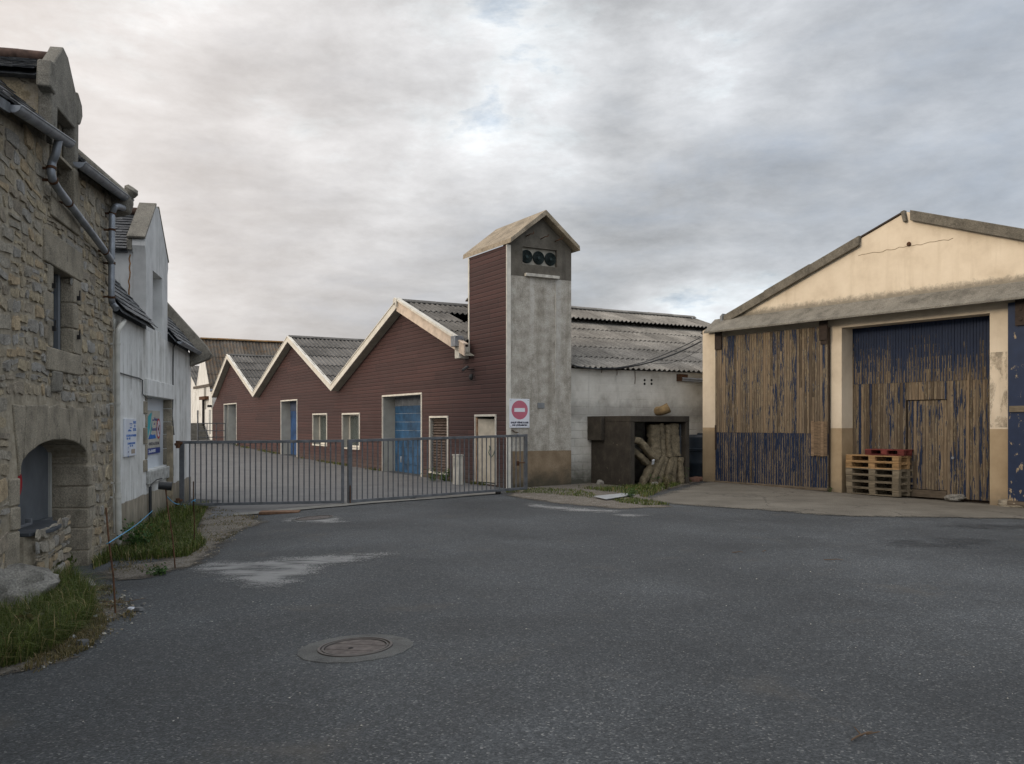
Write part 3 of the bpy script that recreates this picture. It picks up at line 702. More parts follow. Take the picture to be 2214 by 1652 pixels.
ground_patch('concrete_apron', ap, .010, apron_mat, 'brushed concrete ramp in front of the cream hangar doors', 'pavement', .25, hump=lambda x, y, e: .022*ss(e/1.2))
sill = px((503, 1117), (631, 1105.5), (744, 1095.5), (979, 1076.5), (1084, 1068), (1084, 1064), (979, 1071), (744, 1090), (631, 1100), (503, 1111))
m = Mt('gate_track_concrete'); f = m.noise(5, 6); mm = m.out(m.ramp(f, [(.3, (.13, .125, .11)), (.7, (.23, .225, .205))]), .9, m.bump(m.noise(60, 3), .4, .004), alpha=edge_alpha(m, .05, 8, .02))
ground_patch('kerb_strip', sill, .018, mm, 'thin concrete strip under the metal gate', 'kerb', .25)
ground_patch('sand_spill', px((398, 1222), (470, 1210), (560, 1208), (700, 1196), (850, 1192), (905, 1197), (820, 1212), (735, 1226), (690, 1254), (600, 1284), (500, 1276), (440, 1256), (385, 1240)),
             .006, spill_mat, 'pale dusty spill smeared across the dark tarmac', 'spill', .12)
ground_patch('dirt_verge', px((395, 1150), (425, 1100), (470, 1095), (545, 1112), (590, 1128), (520, 1150), (490, 1185), (455, 1215), (400, 1235), (330, 1250), (262, 1258), (215, 1262), (190, 1245), (240, 1225), (330, 1215)),
             .009, dirt_mat, 'bare gravelly dirt between the grass strip and the tarmac', 'dirt', .15)
ground_patch('dirt_shoulder', px((-120, 1400), (-20, 1300), (100, 1240), (200, 1240), (260, 1290), (310, 1325), (262, 1352), (215, 1398), (140, 1440), (0, 1470), (-160, 1520)),
             .007, dirt_mat, 'stony brown edge where the foreground grass meets the tarmac', 'dirt', .12)
ground_patch('dirt_strip', px((1085, 1072), (1105, 1056), (1250, 1040), (1390, 1046), (1500, 1036), (1530, 1041), (1410, 1072), (1470, 1098), (1330, 1102), (1180, 1088)),
             .008, dirt_mat, 'scrubby dirt in front of the block shed and shelter', 'dirt', .2)
def stain(uv, dz=.007, label='small dusty patch on the tarmac round the far manhole'):
    ground_patch('faint_dust', px(*uv), dz, spill_mat, label, 'spill', .12)
stain([(590, 1124), (650, 1116), (760, 1118), (770, 1130), (700, 1136), (600, 1132)])

# ================================================================== red sheds (F1)
FY = -.30
T = [F1.hy(u, v, FY) for u, v in ((457, 852), (490, 767), (546, 849), (621, 728), (714.5, 833), (857, 650), (1003, 743))]
xL = F1.hy(459, 900)[0]
shed = thing('red_clad_shed', 'long dark red clad shed with three zigzag gables behind the gate', 'shed', F1)
BASE = -.25
FB = .20
def on_line(a, b, x): return a[1]+(b[1]-a[1])*(x-a[0])/(b[0]-a[0])
wall_top = [(xL, on_line(T[0], T[1], xL)-FB+.02)]+[(t[0], t[1]-FB+.05) for t in T[1:6]]
xT = F1.hy(1014, 800)[0]                                   # left edge of the tower
wall_top.append((xT, on_line(T[5], T[6], xT)-FB+.02))
outline = [(xL, BASE)]+wall_top+[(xT, BASE)]
def opening(u0, v0, u1, vb=None, zb=None):
    x0, z1 = F1.hy(u0, v0); x1, _ = F1.hy(u1, v0)
    z0 = F1.hy((u0+u1)/2, vb)[1] if vb else zb
    return x0, x1, z0, z1
D1 = opening(484.4, 875.5, 511.3); D2 = opening(607.6, 868.5, 642.4); D3 = opening(827.2, 858.5, 911.2)
def gz(x): q = F1.w(x, -.1); return g(q.x, q.y)
D1, D2, D3 = [(d[0], d[1], gz(d[1])+.0, d[3]) for d in (D1, D2, D3)]
W1 = opening(676.5, 897.3, 706.6, 961); W2 = opening(740.3, 896.8, 777.3, 968); LV = opening(929.4, 903.8, 967.7, 1021)
rect = lambda d: [(d[0], d[2]), (d[1], d[2]), (d[1], d[3]), (d[0], d[3])]
mb = MB(); mb.extr(outline, 'y', 0, .45, [rect(d) for d in (D1, D2, D3, W1, W2, LV)], 0, 1)
mb.build('wall', [clad_mat, jamb_mat], shed)
def frame(d, name='door_frame', wd=.055, sill=True, parent=None, mat=None, y0=-.025):
    x0, x1, z0, z1 = d; b = MB(); mat = mat or white_trim
    b.box(x0-wd*.3, x0+.012, y0, .03, z0, z1).box(x1-.012, x1+wd*.7, y0, .03, z0, z1).box(x0-wd*.3, x1+wd*.7, y0-.003, .03, z1, z1+wd)
    if sill: b.box(x0-wd*.3, x1+wd*.7, y0-.012, .12, z0-wd, z0)
    return b.build(name, mat, parent or shed, .004)
for d in (D1, D2, D3): frame(d, sill=False)
# doors
b = MB(); k = 9; hh = (D3[3]-D3[2])/k
for i in range(k): b.box(D3[0]+.02, D3[1]-.0, .42, .46, D3[2]+i*hh+.004, D3[2]+(i+1)*hh-.004)
do = b.build('roller_door', blue_door, shed, .006)
MB().box(D3[0]+.5, D3[0]+.58, .40, .425, D3[2]+.32, D3[2]+.52).build('handle', zinc, do, .005)
MB().box(D3[0]+.02, D3[1], .415, .43, D3[3]-.30, D3[3]-.0).build('header_panel', plain('dirty_header', (.09, .10, .115), .8, var=.4, sc=5), do)
b = MB().box(D2[0]+.02, D2[1], .42, .46, D2[2], D2[3]-.42); do = b.build('sliding_door', blue_door2, shed)
MB().box(D2[0]+.02, D2[1], .40, .45, D2[3]-.42, D2[3]).build('header_panel', plain('faded_blue_header', (.050, .065, .105), .7), do)
xw = D2[0]+(D2[1]-D2[0])*.60; b = MB().box(xw, xw+.06, .40, .42, D2[2], D2[2]+1.75).box(xw, D2[1], .40, .42, D2[2]+1.75, D2[2]+1.81); b.build('wicket_trim', white_trim, do)
MB().box(D2[1]-.25, D2[1]-.12, .36, .42, D2[2]+.86, D2[2]+.90).build('handle', zinc, do)
MB().box(D1[0]+.02, D1[1], .42, .46, D1[2], D1[3]).build('sliding_door', blue_door, shed)
xa = D1[0]+(D1[1]-D1[0])*.30
MB().box(xa, xa+.06, .0, .41, D1[2], D1[3]).build('door_post', jamb_mat, shed)
# windows
for d in (W1, W2):
    f_ = frame(d, 'window'); x0, x1, z0, z1 = d
    MB().box(x0, x0+.05, .26, .32, z0, z1).box(x1-.05, x1, .26, .32, z0, z1).box(x0+.05, x1-.05, .26, .32, z1-.05, z1).box(x0+.05, x1-.05, .26, .32, z0, z0+.07).build('sash', white_paint, f_)
    MB().box(x0+.05, x1-.05, .286, .292, z0+.07, z1-.05).build('pane', glass_mat, f_)
    c = MB(); n = 14
    for i in range(n): c.box(x0+(x1-x0)*i/n, x0+(x1-x0)*(i+.96)/n, .40+.02*math.sin(i*1.9), .415+.02*math.sin(i*1.9), z0, z1)
    c.build('curtain', curtain, f_)
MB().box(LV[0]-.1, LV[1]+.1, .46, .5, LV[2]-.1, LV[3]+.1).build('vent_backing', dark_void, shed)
lf = frame(LV, 'louvre_vent'); b = MB(); n = 20; hh = (LV[3]-LV[2])/n
for i in range(n):
    M_ = Matrix.Translation((0, .12, LV[2]+(i+.5)*hh)) @ Matrix.Rotation(R(38), 4, 'X')
    b.box(LV[0]+.01, LV[1]-.01, -.055, .055, -.006, .006, M=M_)
b.build('slats', louvre_mat, lf)
# roofs
RD = 13.0
def slope(a, bb, name, mat, y0=-.24, depth=RD, ppw=6, skip=None, seed=1, ext=0.0, parent=None):
    lo, hi = (a, bb) if a[1] < bb[1] else (bb, a); v_ = Vector((hi[0]-lo[0], 0, hi[1]-lo[1])); H = v_.length
    b = MB(); corrugated(b, Vector((lo[0], y0, lo[1]))-v_.normalized()*ext, (0, 1, 0), v_, depth, H+ext, ppw=ppw, skip=skip, seed=seed)
    return b.build(name, mat, parent or shed, fix=False, sharp=60)
up = lambda t, d=-.015: (t[0], t[1]+d)
slope(up(T[1]), up(T[2]), 'roof', fibro_dark, depth=9, seed=1); slope(up(T[0]), up(T[1]), 'roof', fibro_dark, depth=9, ppw=4, seed=2)
slope(up(T[3]), up(T[4]), 'roof', fibro_dark, seed=3); slope(up(T[2]), up(T[3]), 'roof', fibro_dark, ppw=4, seed=4)
slope(up(T[4]), up(T[5]), 'roof', fibro_dark, ppw=4, seed=5)
zsl = (T[5][1]-T[6][1])/(T[5][0]-T[6][0])                   # slope of the big gable
def ridge_caps(x, z, y0, y1, name='ridge_cap', mat=None, par=None, half=.14):
    b = MB(); n = max(1, round((y1-y0)/1.0)); s_ = (y1-y0)/n
    for i in range(n):
        h = random.uniform(0, .012); a = y0+i*s_-.04; c = y0+(i+1)*s_
        b.extr([(x-half, z-.02+h), (x-half*.45, z+.045+h), (x, z+.062+h), (x+half*.45, z+.045+h), (x+half, z-.02+h), (x+half, z-.045+h), (x, z+.04+h), (x-half, z-.045+h)], 'y', a, c)
    return b.build(name, mat or fibro_dark, par or shed)
ridge_caps(T[1][0], T[1][1], -.2, 8.8); ridge_caps(T[3][0], T[3][1], -.2, 12.8); ridge_caps(T[5][0], T[5][1], -.2, 2.2)
big = slope(up(T[5]), (xT+.02, T[5][1]+zsl*(xT+.02-T[5][0])-.015), 'roof', fibro_dark, depth=2.3, ppw=8, seed=6, skip=lambda i, j: (i == 2 and j == 1))
MB().box(T[5][0]+.3, xT, .5, 2.2, 3.3, 3.34).build('roof_gap_shade', dark_void, shed)  # added near-black sheet: paints the interior shade seen through the missing roof sheet
# end walls and back so that the sheds are closed volumes
MB().box(xL, xL+.2, .45, 9, BASE, wall_top[0][1]-.1).build('end_wall', plaster_mat, shed)
# verge boards and soffits
def verge(a, bb, name='verge_board', top=.0, hgt=.21, y0=FY, th=.035, soff=True, mat=None):
    b = MB(); b.extr([(a[0], a[1]+top), (bb[0], bb[1]+top), (bb[0], bb[1]+top-hgt), (a[0], a[1]+top-hgt)], 'y', y0, y0+th)
    b.extr([(a[0], a[1]+top+.03), (bb[0], bb[1]+top+.03), (bb[0], bb[1]+top), (a[0], a[1]+top)], 'y', y0-.02, y0+.12)
    o = b.build(name, mat or white_paint, shed)
    if soff: MB().extr([(a[0], a[1]+top-hgt+.03), (bb[0], bb[1]+top-hgt+.03), (bb[0], bb[1]+top-hgt+.005), (a[0], a[1]+top-hgt+.005)], 'y', y0+th, .0).build('soffit', soffit_mat, o)
    return o
for i in range(5): verge(T[i], T[i+1])
e6 = (T[6][0], T[6][1])
verge(T[5], e6, hgt=.30, top=-.02, mat=plain('bare_primed_board', (.52, .43, .345), .75, var=.2, sc=5))
a, c = T[5], (xT-.02, T[5][1]+zsl*(xT-.02-T[5][0]))
b = MB(); b.extr([(a[0]+.15, a[1]+.07-.04), (c[0]-.15, c[1]+.115), (c[0]-.15, c[1]+.045), (a[0]+.15, a[1]-.035)], 'y', -.36, -.20); b.build('verge_flashing', white_trim, shed)
MB().extr([(a[0]-.12, a[1]-.12), (a[0]-.10, a[1]+.05), (a[0], a[1]+.09), (a[0]+.16, a[1]+.04), (a[0]+.12, a[1]-.22), (a[0]+.02, a[1]-.06)], 'y', -.38, -.18).build('ridge_end_cap', white_trim, shed, .01)
MB().box(xT-.26, xT-.012, -.42, -.16, c[1]-.16, c[1]+.12).build('gutter_box', zinc, shed, .01)
MB().box(xT-.26, xT-.015, FY, .0, c[1]-.47, c[1]-.165).build('eave_box', white_trim, shed, .01)
MB().box(xL-.03, xL+.05, -.03, .05, BASE, T[0][1]-.25).build('corner_trim', white_trim, shed)

# ================================================================== tower
tower = thing('ventilation_tower', 'tall square tower, red cladding on one side and bare concrete on the other', 'tower', F1)
yA, zA = F1.hx(1176, 453, .25); yR, zR = F1.hx(1253, 532, .25); yW = F1.hx(1234.5, 800, 0)[0]
yA = yW/2+.03; yL = 2*yA-yR; sl_ = (zA-zR)/(yR-yA); th = .13
zE0 = zA-th-sl_*(yA-0); zE1 = zA-th-sl_*(yW-yA); zG = zA-th-.005
zH = F1.hx(1098, 594, 0)[1]
D4 = opening(1028.2, 901, 1072); D4 = (D4[0], D4[1], .05, D4[3])
MB().extr([(xT, BASE), (-.001, BASE), (-.001, zE0-.02), (xT, zE0-.02)], 'y', -.003, .010, [rect(D4)], 0, 1).extr([(xT, BASE), (-.224, BASE), (-.224, zE0-.02), (xT, zE0-.02)], 'y', .0105, .22, [rect(D4)], 0, 1).build('clad_wall', [clad_mat, jamb_mat], tower)
MB().extr([(.012, BASE), (yW, BASE), (yW, zH), (.012, zH)], 'x', -.22, -.0).build('concrete_wall', tower_mat, tower)
fy0, fz1 = F1.hx(1129, 533, 0); fy1, _ = F1.hx(1203.5, 545, 0); fz0 = F1.hx(1129, 570.5, 0)[1]
hole = [(fy0, fz0), (fy1, fz0), (fy1, fz1), (fy0, fz1)]
MB().extr([(.012, zH), (yW, zH), (yW, zE1), (yA, zG), (.012, zA-th-sl_*(yA-.012))], 'x', -.22, .004, [hole], 0).build('head_wall', head_mat, tower)
MB().box(xT, -.22, yW-.2, yW, BASE, zE1).box(xT, xT+.2, .22, yW-.2, BASE, zE1).build('back_wall', tower_mat, tower)
for s_ in (-1, 1):
    ye = yL if s_ < 0 else yR
    b = MB(); b.extr([(yA, zA), (ye, zR), (ye+.015*s_, zR-th*.9), (yA, zA-th)], 'x', xT-.28, .25)
    b.build('roof', granite('tower_roof_slab' if s_ < 0 else 'tower_roof_slab_edge', (.26, .220, .165) if s_ < 0 else (.25, .21, .15), .3, 40), tower)
MB().box(-.012, .012, -.022, .10, BASE, zE0-.02).build('corner_trim', white_trim, tower)
MB().box(xT-.02, xT+.035, -.024, .0, T[6][1]-.2, zE0-.02).build('side_trim', white_trim, tower)
fr_ = MB().box(-.09, -.08, fy0-.02, fy1+.02, fz0-.02, fz1+.02).build('fan_panel', plain('fan_plate', (.27, .255, .215), .7, var=.25), tower)
for k in range(3):
    cy = fy0+(fy1-fy0)*(.155+.345*k); cz = (fz0+fz1)/2-.01; M_ = Matrix.Translation((-.078, cy, cz)) @ Matrix.Rotation(R(90), 4, 'Y')
    fan = MB().lathe([(0, .002), (.168, .002), (.168, .02), (.160, .02), (.160, .004)], M_, 32).build('fan', plain('fan_dark_green', (.005, .008, .008), .6), tower)
    b = MB()
    for r_ in (.045, .075, .105, .13, .155): b.tube([M_ @ Vector((r_*math.cos(q*math.pi/12), r_*math.sin(q*math.pi/12), .03+.03*(1-r_/.2))) for q in range(25)], .006, 5)
    for q in range(4): b.tube([M_ @ Vector((r_*math.cos(q*math.pi/2+.4), r_*math.sin(q*math.pi/2+.4), .03+.03*(1-r_/.2))) for r_ in (.03, .10, .165)], .005, 5)
    b.build('guard', plain('fan_guard', (.014, .026, .025), .5, .3), fan)
    MB().tube([M_ @ Vector((0, 0, .01)), M_ @ Vector((0, 0, .05))], .045, 12).build('motor_hub', plain('fan_hub', (.016, .03, .029), .5), fan)
    yh = fy0+(fy1-fy0)*(.10+.42*k); zh = fz1+.26-.02*k
    MB().tube([(0, yh, zh), (.16, yh, zh+.01), (.18, yh+.02, zh+.03), (.18, yh+.10, zh+.04), (.18, yh+.12, zh+.09)], .012, 6).build('hook', rust_mat, tower)
MB().box(.004, .09, fy0+.05, fy1+.03, zH-.0, zH+.075).build('lintel_strip', plain('rusty_white_bar', (.42, .40, .35), .7, var=.35, sc=9), tower, .008)
b = MB(); rg = random.Random(5); p = []
for i in range(26):
    z_ = zH-.1-(zH-1.55)*i/25; p.append((.008, fy1-.05+rg.uniform(-.012, .012)+.05*(i > 20), z_))
b.tube(p, .010, 5); b.build('plaster_seam', plain('seam_white', (.42, .40, .36), .9), tower)
# ajar door
frame(D4, sill=False, parent=tower, y0=-.035)
M_ = Matrix.Translation((D4[0]+.09, .02, 0)) @ Matrix.Rotation(R(10), 4, 'Z')
wdoor = MB().box(0, (D4[1]-D4[0])*.70, 0, .05, D4[2]+.03, D4[3]-.06, M=M_).build('open_door', plain('chipped_cream_door', (.46, .42, .34), .7, var=.2, sc=5), tower, .006)
MB().box(D4[0]+.01, D4[0]+.07, -.004, .05, D4[2], D4[3]-.02).build('rusty_jamb', plain('rust_cream', (.30, .20, .13), .8, var=.5, sc=9), tower)
b = MB(); b.tube([M_ @ Vector(q) for q in ((.50, -.02, 1.02), (.56, -.05, .95), (.52, -.06, .85), (.60, -.05, .72), (.70, -.05, .80), (.78, -.03, 1.0), (.85, -.02, 1.08))], .012, 6)
b.build('door_rope', plain('green_cord', (.09, .13, .10), .8), wdoor)
MB().box(xT+.1, -.3, .9, .95, BASE, 3).build('door_gap_shade', dark_void, tower)  # added near-black sheet: its colour stands for the shade behind the ajar door

# ================================================================== block shed right of the tower
blk = thing('block_shed', 'whitewashed block shed with corrugated roof between tower and cream hangar', 'shed', F1)
xB = -.10; zEv = F1.hx(1300, 797, xB+.12)[1]; yEnd = 17.5
MB().box(xB-.2, xB, yW+.004, 8.2, BASE, zEv-.01).build('wall', block_mat, blk)
xr, zr = T[5][0], T[5][1]
v_ = Vector((xr-(xB+.14), 0, zr-zEv))
b = MB(); corrugated(b, (xB+.14, yW+.02, zEv), (0, 1, 0), v_, yEnd-yW, v_.length, ppw=8, seed=11, rows=6); b.build('roof', fibro_grey, blk, fix=False, sharp=60)
v2 = Vector((-v_.x, 0, v_.z)); b = MB(); corrugated(b, (2*xr-(xB+.14), 2.2, zEv), (0, 1, 0), v2, yEnd-2.2, v2.length, ppw=3, seed=12); b.build('roof', fibro_grey, blk, fix=False, sharp=60)
n_ = Vector((-v_.z, 0, v_.x)).normalized(); n_ = n_ if n_.z > 0 else -n_
ym = F1.hx(1497, 698, xr)[0]; f0 = .775
for dd, vv in ((v_, Vector((xB+.14, 0, zEv))),):
    o_ = vv+dd*f0+n_*.17; o_.y = yW+.3
    b = MB(); corrugated(b, o_, (0, 1, 0), dd, ym-yW-.3, dd.length*(1-f0)+.03, ppw=8, rows=1, seed=13, amp=.03); b.build('ridge_vent', fibro_grey, blk, fix=False, sharp=60)
    for k in range(12): q = vv+dd*(f0+.05); MB().box(q.x-.03, q.x+.03, yW+.5+k*1.1, yW+.56+k*1.1, q.z, q.z+.17).build('vent_prop', dark_iron, blk)
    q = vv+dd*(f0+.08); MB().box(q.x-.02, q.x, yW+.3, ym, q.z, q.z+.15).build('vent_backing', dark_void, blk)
ridge_caps(xr, zr+.20, yW+.3, ym, par=blk, mat=fibro_grey, half=.2)
# pieces fixed on the block wall
yq, zq = F1.hx(1433, 886, xB+.15)
M_ = Matrix.Translation((xB, yq-.06, zq)) @ Matrix.Rotation(R(25), 4, 'Z')
b = MB(); b.tube([Vector((xB-.02, yq-.08, zq-.03)), Vector((xB+.10, yq-.06, zq-.03)), Vector((xB+.20, yq, zq)), Vector((xB+.27, yq+.10, zq+.06))], [.12, .125, .13, .14], 14, cap=False)
b.build('flue_spout', plain('rusty_clay', (.20, .14, .07), .85, var=.4, sc=8), blk)
yq, zq = F1.hx(1462, 812, xB); MB().box(xB-.02, xB+.06, yq, yq+.36, zq-.16, zq+.04).build('beam_patch', rust_mat, blk)
b = MB().tube([(xB+.05, yq+.15, zq-.08), (xB+.3, yq+2.6, zq-.16)], .035, 8); b.tube([(xB+.05, yq+.15, zq-.13), (xB+.3, yq+2.6, zq-.22)], .025, 8); b.build('pipe', zinc, blk)
for u_, v0_, v1_ in ((1372, 802, 830), (1333, 798, 812), (1300, 796, 806)):
    y_, z_ = F1.hx(u_, v0_, xB+.01); _, z2_ = F1.hx(u_, v1_, xB+.01); MB().tube([(xB+.012, y_, z_), (xB+.012, y_+.01, (z_+z2_)/2), (xB+.012, y_, z2_)], .009, 5).build('rusty_hanger', rust_mat, blk)
for u_, v_2 in ((1393, 822), (1408, 822), (1393, 830), (1408, 830)):
    y_, z_ = F1.hx(u_, v_2, xB); MB().lathe([(0, .004), (.035, .004), (.035, -.01)], Matrix.Translation((xB, y_, z_)) @ Matrix.Rotation(R(90), 4, 'Y'), 10).build('bolt_hole', dark_void, blk)
def cable(pts, r_, name, label, fr, par=None, mat=None):
    o = MB().tube(pts, r_, 6).build(name, mat or black_plastic, par)
    if label: tag(o, label, 'cable')
    return o
def sag(pa, pb, drop, n=20): return [pa.lerp(pb, i/n)-Vector((0, 0, drop*4*(i/n)*(1-i/n))) for i in range(n+1)]
A = [F1.w(xB+.16, *F1.hx(u_, v_2, xB+.16)) for u_, v_2 in ((1238, 789), (1246, 792), (1268, 795.5), (1300, 798.5), (1330, 798), (1362, 793))]
hx_, hz_ = F3.hy(1515.5, 738, -.02); B_ = F3.w(hx_, -.02, hz_)
mid = [A[-1].lerp(B_, t)-Vector((0, 0, .35*(t*(1-t)))) for t in (.15, .3, .45, .6, .75, .88, 1)]
cable(A+mid, .022, 'overhead_cable', 'thick black cable sagging along the block shed eave to the hangar', F1)
hz2 = F3.hy(1515.5, 733, -.02)[1]; cable([q+Vector((0, -.03, .03)) for q in A[3:]]+[A[-1].lerp(F3.w(hx_, -.02, hz2+.05), t)-Vector((0, 0, .22*(t*(1-t)))) for t in (.2, .4, .6, .8, 1)], .012, 'overhead_cable', 'thin black cable running just above the thick sagging one', F1)
p0 = A[-1].lerp(B_, .25); p0.z -= .05; p1 = F3.w(hx_, -.02, F3.hy(1515.5, 752, -.02)[1]); cable(sag(p0, p1, .18, 12), .007, 'overhead_cable', 'thinnest cable looping under the others beside the hangar corner', F1)

# ================================================================== concrete shelter with crusted mats
sh = thing('concrete_shelter', 'blackened open-fronted concrete box shelter against the block wall', 'shelter', F1)
SX = 1.55; sy0, sz1 = F1.hx(1362, 899, SX); sy1, _ = F1.hx(1490, 899, SX); oy0 = F1.hx(1372.5, 990, SX)[0]; oy1 = F1.hx(1481, 990, SX)[0]; oz1 = F1.hx(1420, 913, SX)[1]
MB().box(xB+.003, SX, sy0, sy0+.14, BASE, sz1-.15).build('side_wall', shelter_mat, sh, .01)
MB().box(xB+.003, SX, sy1-.12, sy1, BASE, sz1-.15).build('side_wall', shelter_mat, sh, .01)
MB().box(xB+.003, SX, sy0-.003, sy1+.003, sz1-.15, sz1).build('roof_slab', shelter_mat, sh, .012)
MB().box(xB+.003, .5, sy0-.12, sy0-.004, sz1-.62, sz1-.005).build('corbel', shelter_mat, sh, .01)
def mat_roll(name, pts, w_, t_, seed, label, M=None):
    """one crusted mat: a thick strip following points (y, z) in the shelter, lumpy all over"""
    b = MB(); n = 34; k = 9; rg = random.Random(seed); P = []
    pts = [Vector((p[0], p[1], p[2])) for p in pts]
    L = [0]
    for i in range(1, len(pts)): L.append(L[-1]+(pts[i]-pts[i-1]).length)
    def at(s_):
        for i in range(1, len(pts)):
            if s_ <= L[i]+1e-6: return pts[i-1].lerp(pts[i], (s_-L[i-1])/max(L[i]-L[i-1], 1e-6))
        return pts[-1]
    seg = 16; vs = []
    for i in range(n+1):
        c = at(L[-1]*i/n); t = (at(min(L[-1], L[-1]*(i+1)/n))-at(max(0, L[-1]*(i-1)/n))).normalized(); a = t.cross(Vector((1, 0, 0))).normalized(); e = Vector((1, 0, 0))
        for q in range(seg):
            th_ = 2*math.pi*q/seg; cx_, sx_ = math.cos(th_), math.sin(th_); pw = lambda x_: math.copysign(abs(x_)**.55, x_)
            d_ = a*pw(cx_)*w_/2+e*pw(sx_)*t_/2; p = c+d_; p += d_.normalized()*.024*(mnoise.noise(p*8+Vector((seed, 0, 0)))+.9*mnoise.noise(p*24)); vs.append(p)
    fs = [(i*seg+q, i*seg+(q+1) % seg, (i+1)*seg+(q+1) % seg, (i+1)*seg+q) for i in range(n) for q in range(seg)]+[tuple(reversed(range(seg))), tuple(range(n*seg, (n+1)*seg))]
    b.add(vs, fs); o = b.build(name, foam_mat, None, sharp=50)
    o.location = F1.p; o.rotation_euler = (0, 0, F1.a); return tag(o, label, 'crusted mat', 'crusted mats stacked in the shelter')
zb = .03; YS = lambda t: oy0+(oy1-oy0)*(t+.075); ZS = lambda t: zb+(oz1-zb)*(1-t)       # picture fractions of the opening
kk = 0
for (t0, t1, top, lab) in ((.28, .50, .02, 'upper crusted mat nearest the dark gap in the shelter'), (.49, .60, .0, 'second upper crusted mat from the dark gap, standing upright'),
                           (.59, .70, .02, 'third upper crusted mat from the dark gap, standing upright'), (.69, .91, .0, 'upright crusted mat beside the grey steel sheet')):
    kk += 1; c_ = (t0+t1)/2; mat_roll('crusted_mat', [(1.28+.05*(kk % 2), YS(c_), ZS(top+.02)), (1.31+.05*(kk % 2), YS(c_), ZS(.30)), (1.33+.05*(kk % 2), YS(c_+.01), ZS(.545))], (t1-t0)*(oy1-oy0)*.88, .24, kk, lab)
labs = ['lower crusted mat fanned out farthest to the left, at the shelter floor', 'lower crusted mat leaning second from the left side wall', 'lower crusted mat leaning third from the left side wall', 'lower crusted mat leaning fourth from the left side wall',
        'lower crusted mat nearly upright near the steel sheet', 'lower crusted mat tight against the grey steel sheet']
for i in range(6):
    t0 = .42+.088*i; b0 = .06+.155*i
    mat_roll('crusted_mat', [(1.36+.04*(i % 2), YS(t0+.02), ZS(.56)), (1.39+.04*(i % 2), YS(.5*(t0+b0)+.03), ZS(.74)), (1.40+.04*(i % 2), YS(b0+.05), ZS(1.02))], .118*(oy1-oy0)*.88, .20, 20+i, labs[i])
mat_roll('crusted_mat', [(1.42, YS(-.06), ZS(.27)), (1.44, YS(.06), ZS(.29)), (1.48, YS(.36), ZS(.585))], .17, .20, 40, 'thick crusted mat lying slantwise on top of the others')
mat_roll('crusted_mat', [(1.26, YS(-.06), ZS(.40)), (1.34, YS(.26), ZS(.64))], .15, .24, 41, 'crusted mat half hidden under the slanting one')
o = MB().box(-.012, .012, -.03, .03, -.07, .07).build('plastic_scrap', sign_white); o.location = F1.w(1.56, YS(.27), ZS(.62)); o.rotation_euler = (.3, .6, F1.a); tag(o, 'small white plastic scrap caught between the crusted mats', 'scrap')
MB().box(1.34, 1.37, YS(.905), YS(.985), BASE, sz1-.2).build('steel_sheet', plain('slate_grey_sheet', (.055, .062, .07), .6, .2), sh)
# dark tank between shelter and hangar
yq, zq = F1.hx(1502, 940, .35); tk = thing('water_tank', 'dark plastic tank in the gap between shelter and hangar', 'tank', None, F1.w(.45, yq+.3))
H_ = zq
MB().lathe([(0, 0), (.52, 0), (.55, .03), (.55, H_*.36), (.56, H_*.38), (.56, H_*.42), (.55, H_*.44), (.55, H_*.66), (.58, H_*.67), (.58, H_*.71), (.54, H_*.72), (.53, H_*.95), (.45, H_), (0, H_)], None, 36).build('shell', barrel_mat, tk)
MB().lathe([(0, H_+.05), (.22, H_+.05), (.24, H_+.03), (.24, H_-.01)], None, 24).build('lid', barrel_mat, tk)
# prohibition sign
sy_0, sz_1 = F1.hx(1100.8, 862, .02); sy_1, _ = F1.hx(1144.2, 862, .02); sz_0 = F1.hx(1100.8, 925, .02)[1]
sg = thing('no_entry_sign', 'white sign with faded red no-entry disc above the gate, on the concrete tower', 'sign', None, F1.w(.012, sy_0, 0), F1.a+R(90))
sw, shh = sy_1-sy_0, sz_1-sz_0
MB().box(0, sw, -.012, 0, sz_0, sz_1).build('panel', sign_white, sg, .004)
cx_, cz_, rr_ = sw*.505, sz_0+shh*.615, sw*.405
MB().lathe([(0, .0), (rr_, .0), (rr_, -.002)], Matrix.Translation((cx_, -.0135, cz_)) @ Matrix.Rotation(R(90), 4, 'X'), 48).build('disc', ink_red, sg)
MB().box(cx_-rr_*.66, cx_+rr_*.64, -.0165, -.0135, cz_-rr_*.20, cz_+rr_*.20).build('bar', sign_white, sg)
text('SAUF VÉHICULES', sw*.07, sz_0+shh*.155, shh*.055, -.0125, ink_dark, sg, sw*.88, bold=.004); text('DE LIVRAISON', sw*.14, sz_0+shh*.065, shh*.055, -.0125, ink_dark, sg, sw*.74, bold=.004)
b = MB()
for q, z_ in ((.07, .95), (.93, .95), (.07, .06), (.93, .06)): b.lathe([(0, .006), (.010, .005), (.012, 0)], Matrix.Translation((sw*q, -.012, sz_0+shh*z_)) @ Matrix.Rotation(R(90), 4, 'X'), 10)
b.build('screws', zinc, sg)
y_, z_ = F1.hx(1161.7, 870.8, .01); y2, z2 = F1.hx(1176.5, 883, .01)
o = MB().box(.0, .02, y_, y2, z2, z_).build('cover_plate', plain('grey_plate', (.19, .20, .205), .6, .2, .2), None, .004); o.location = F1.p; o.rotation_euler = (0, 0, F1.a); tag(o, 'small square grey cover plate on the concrete tower face', 'plate')
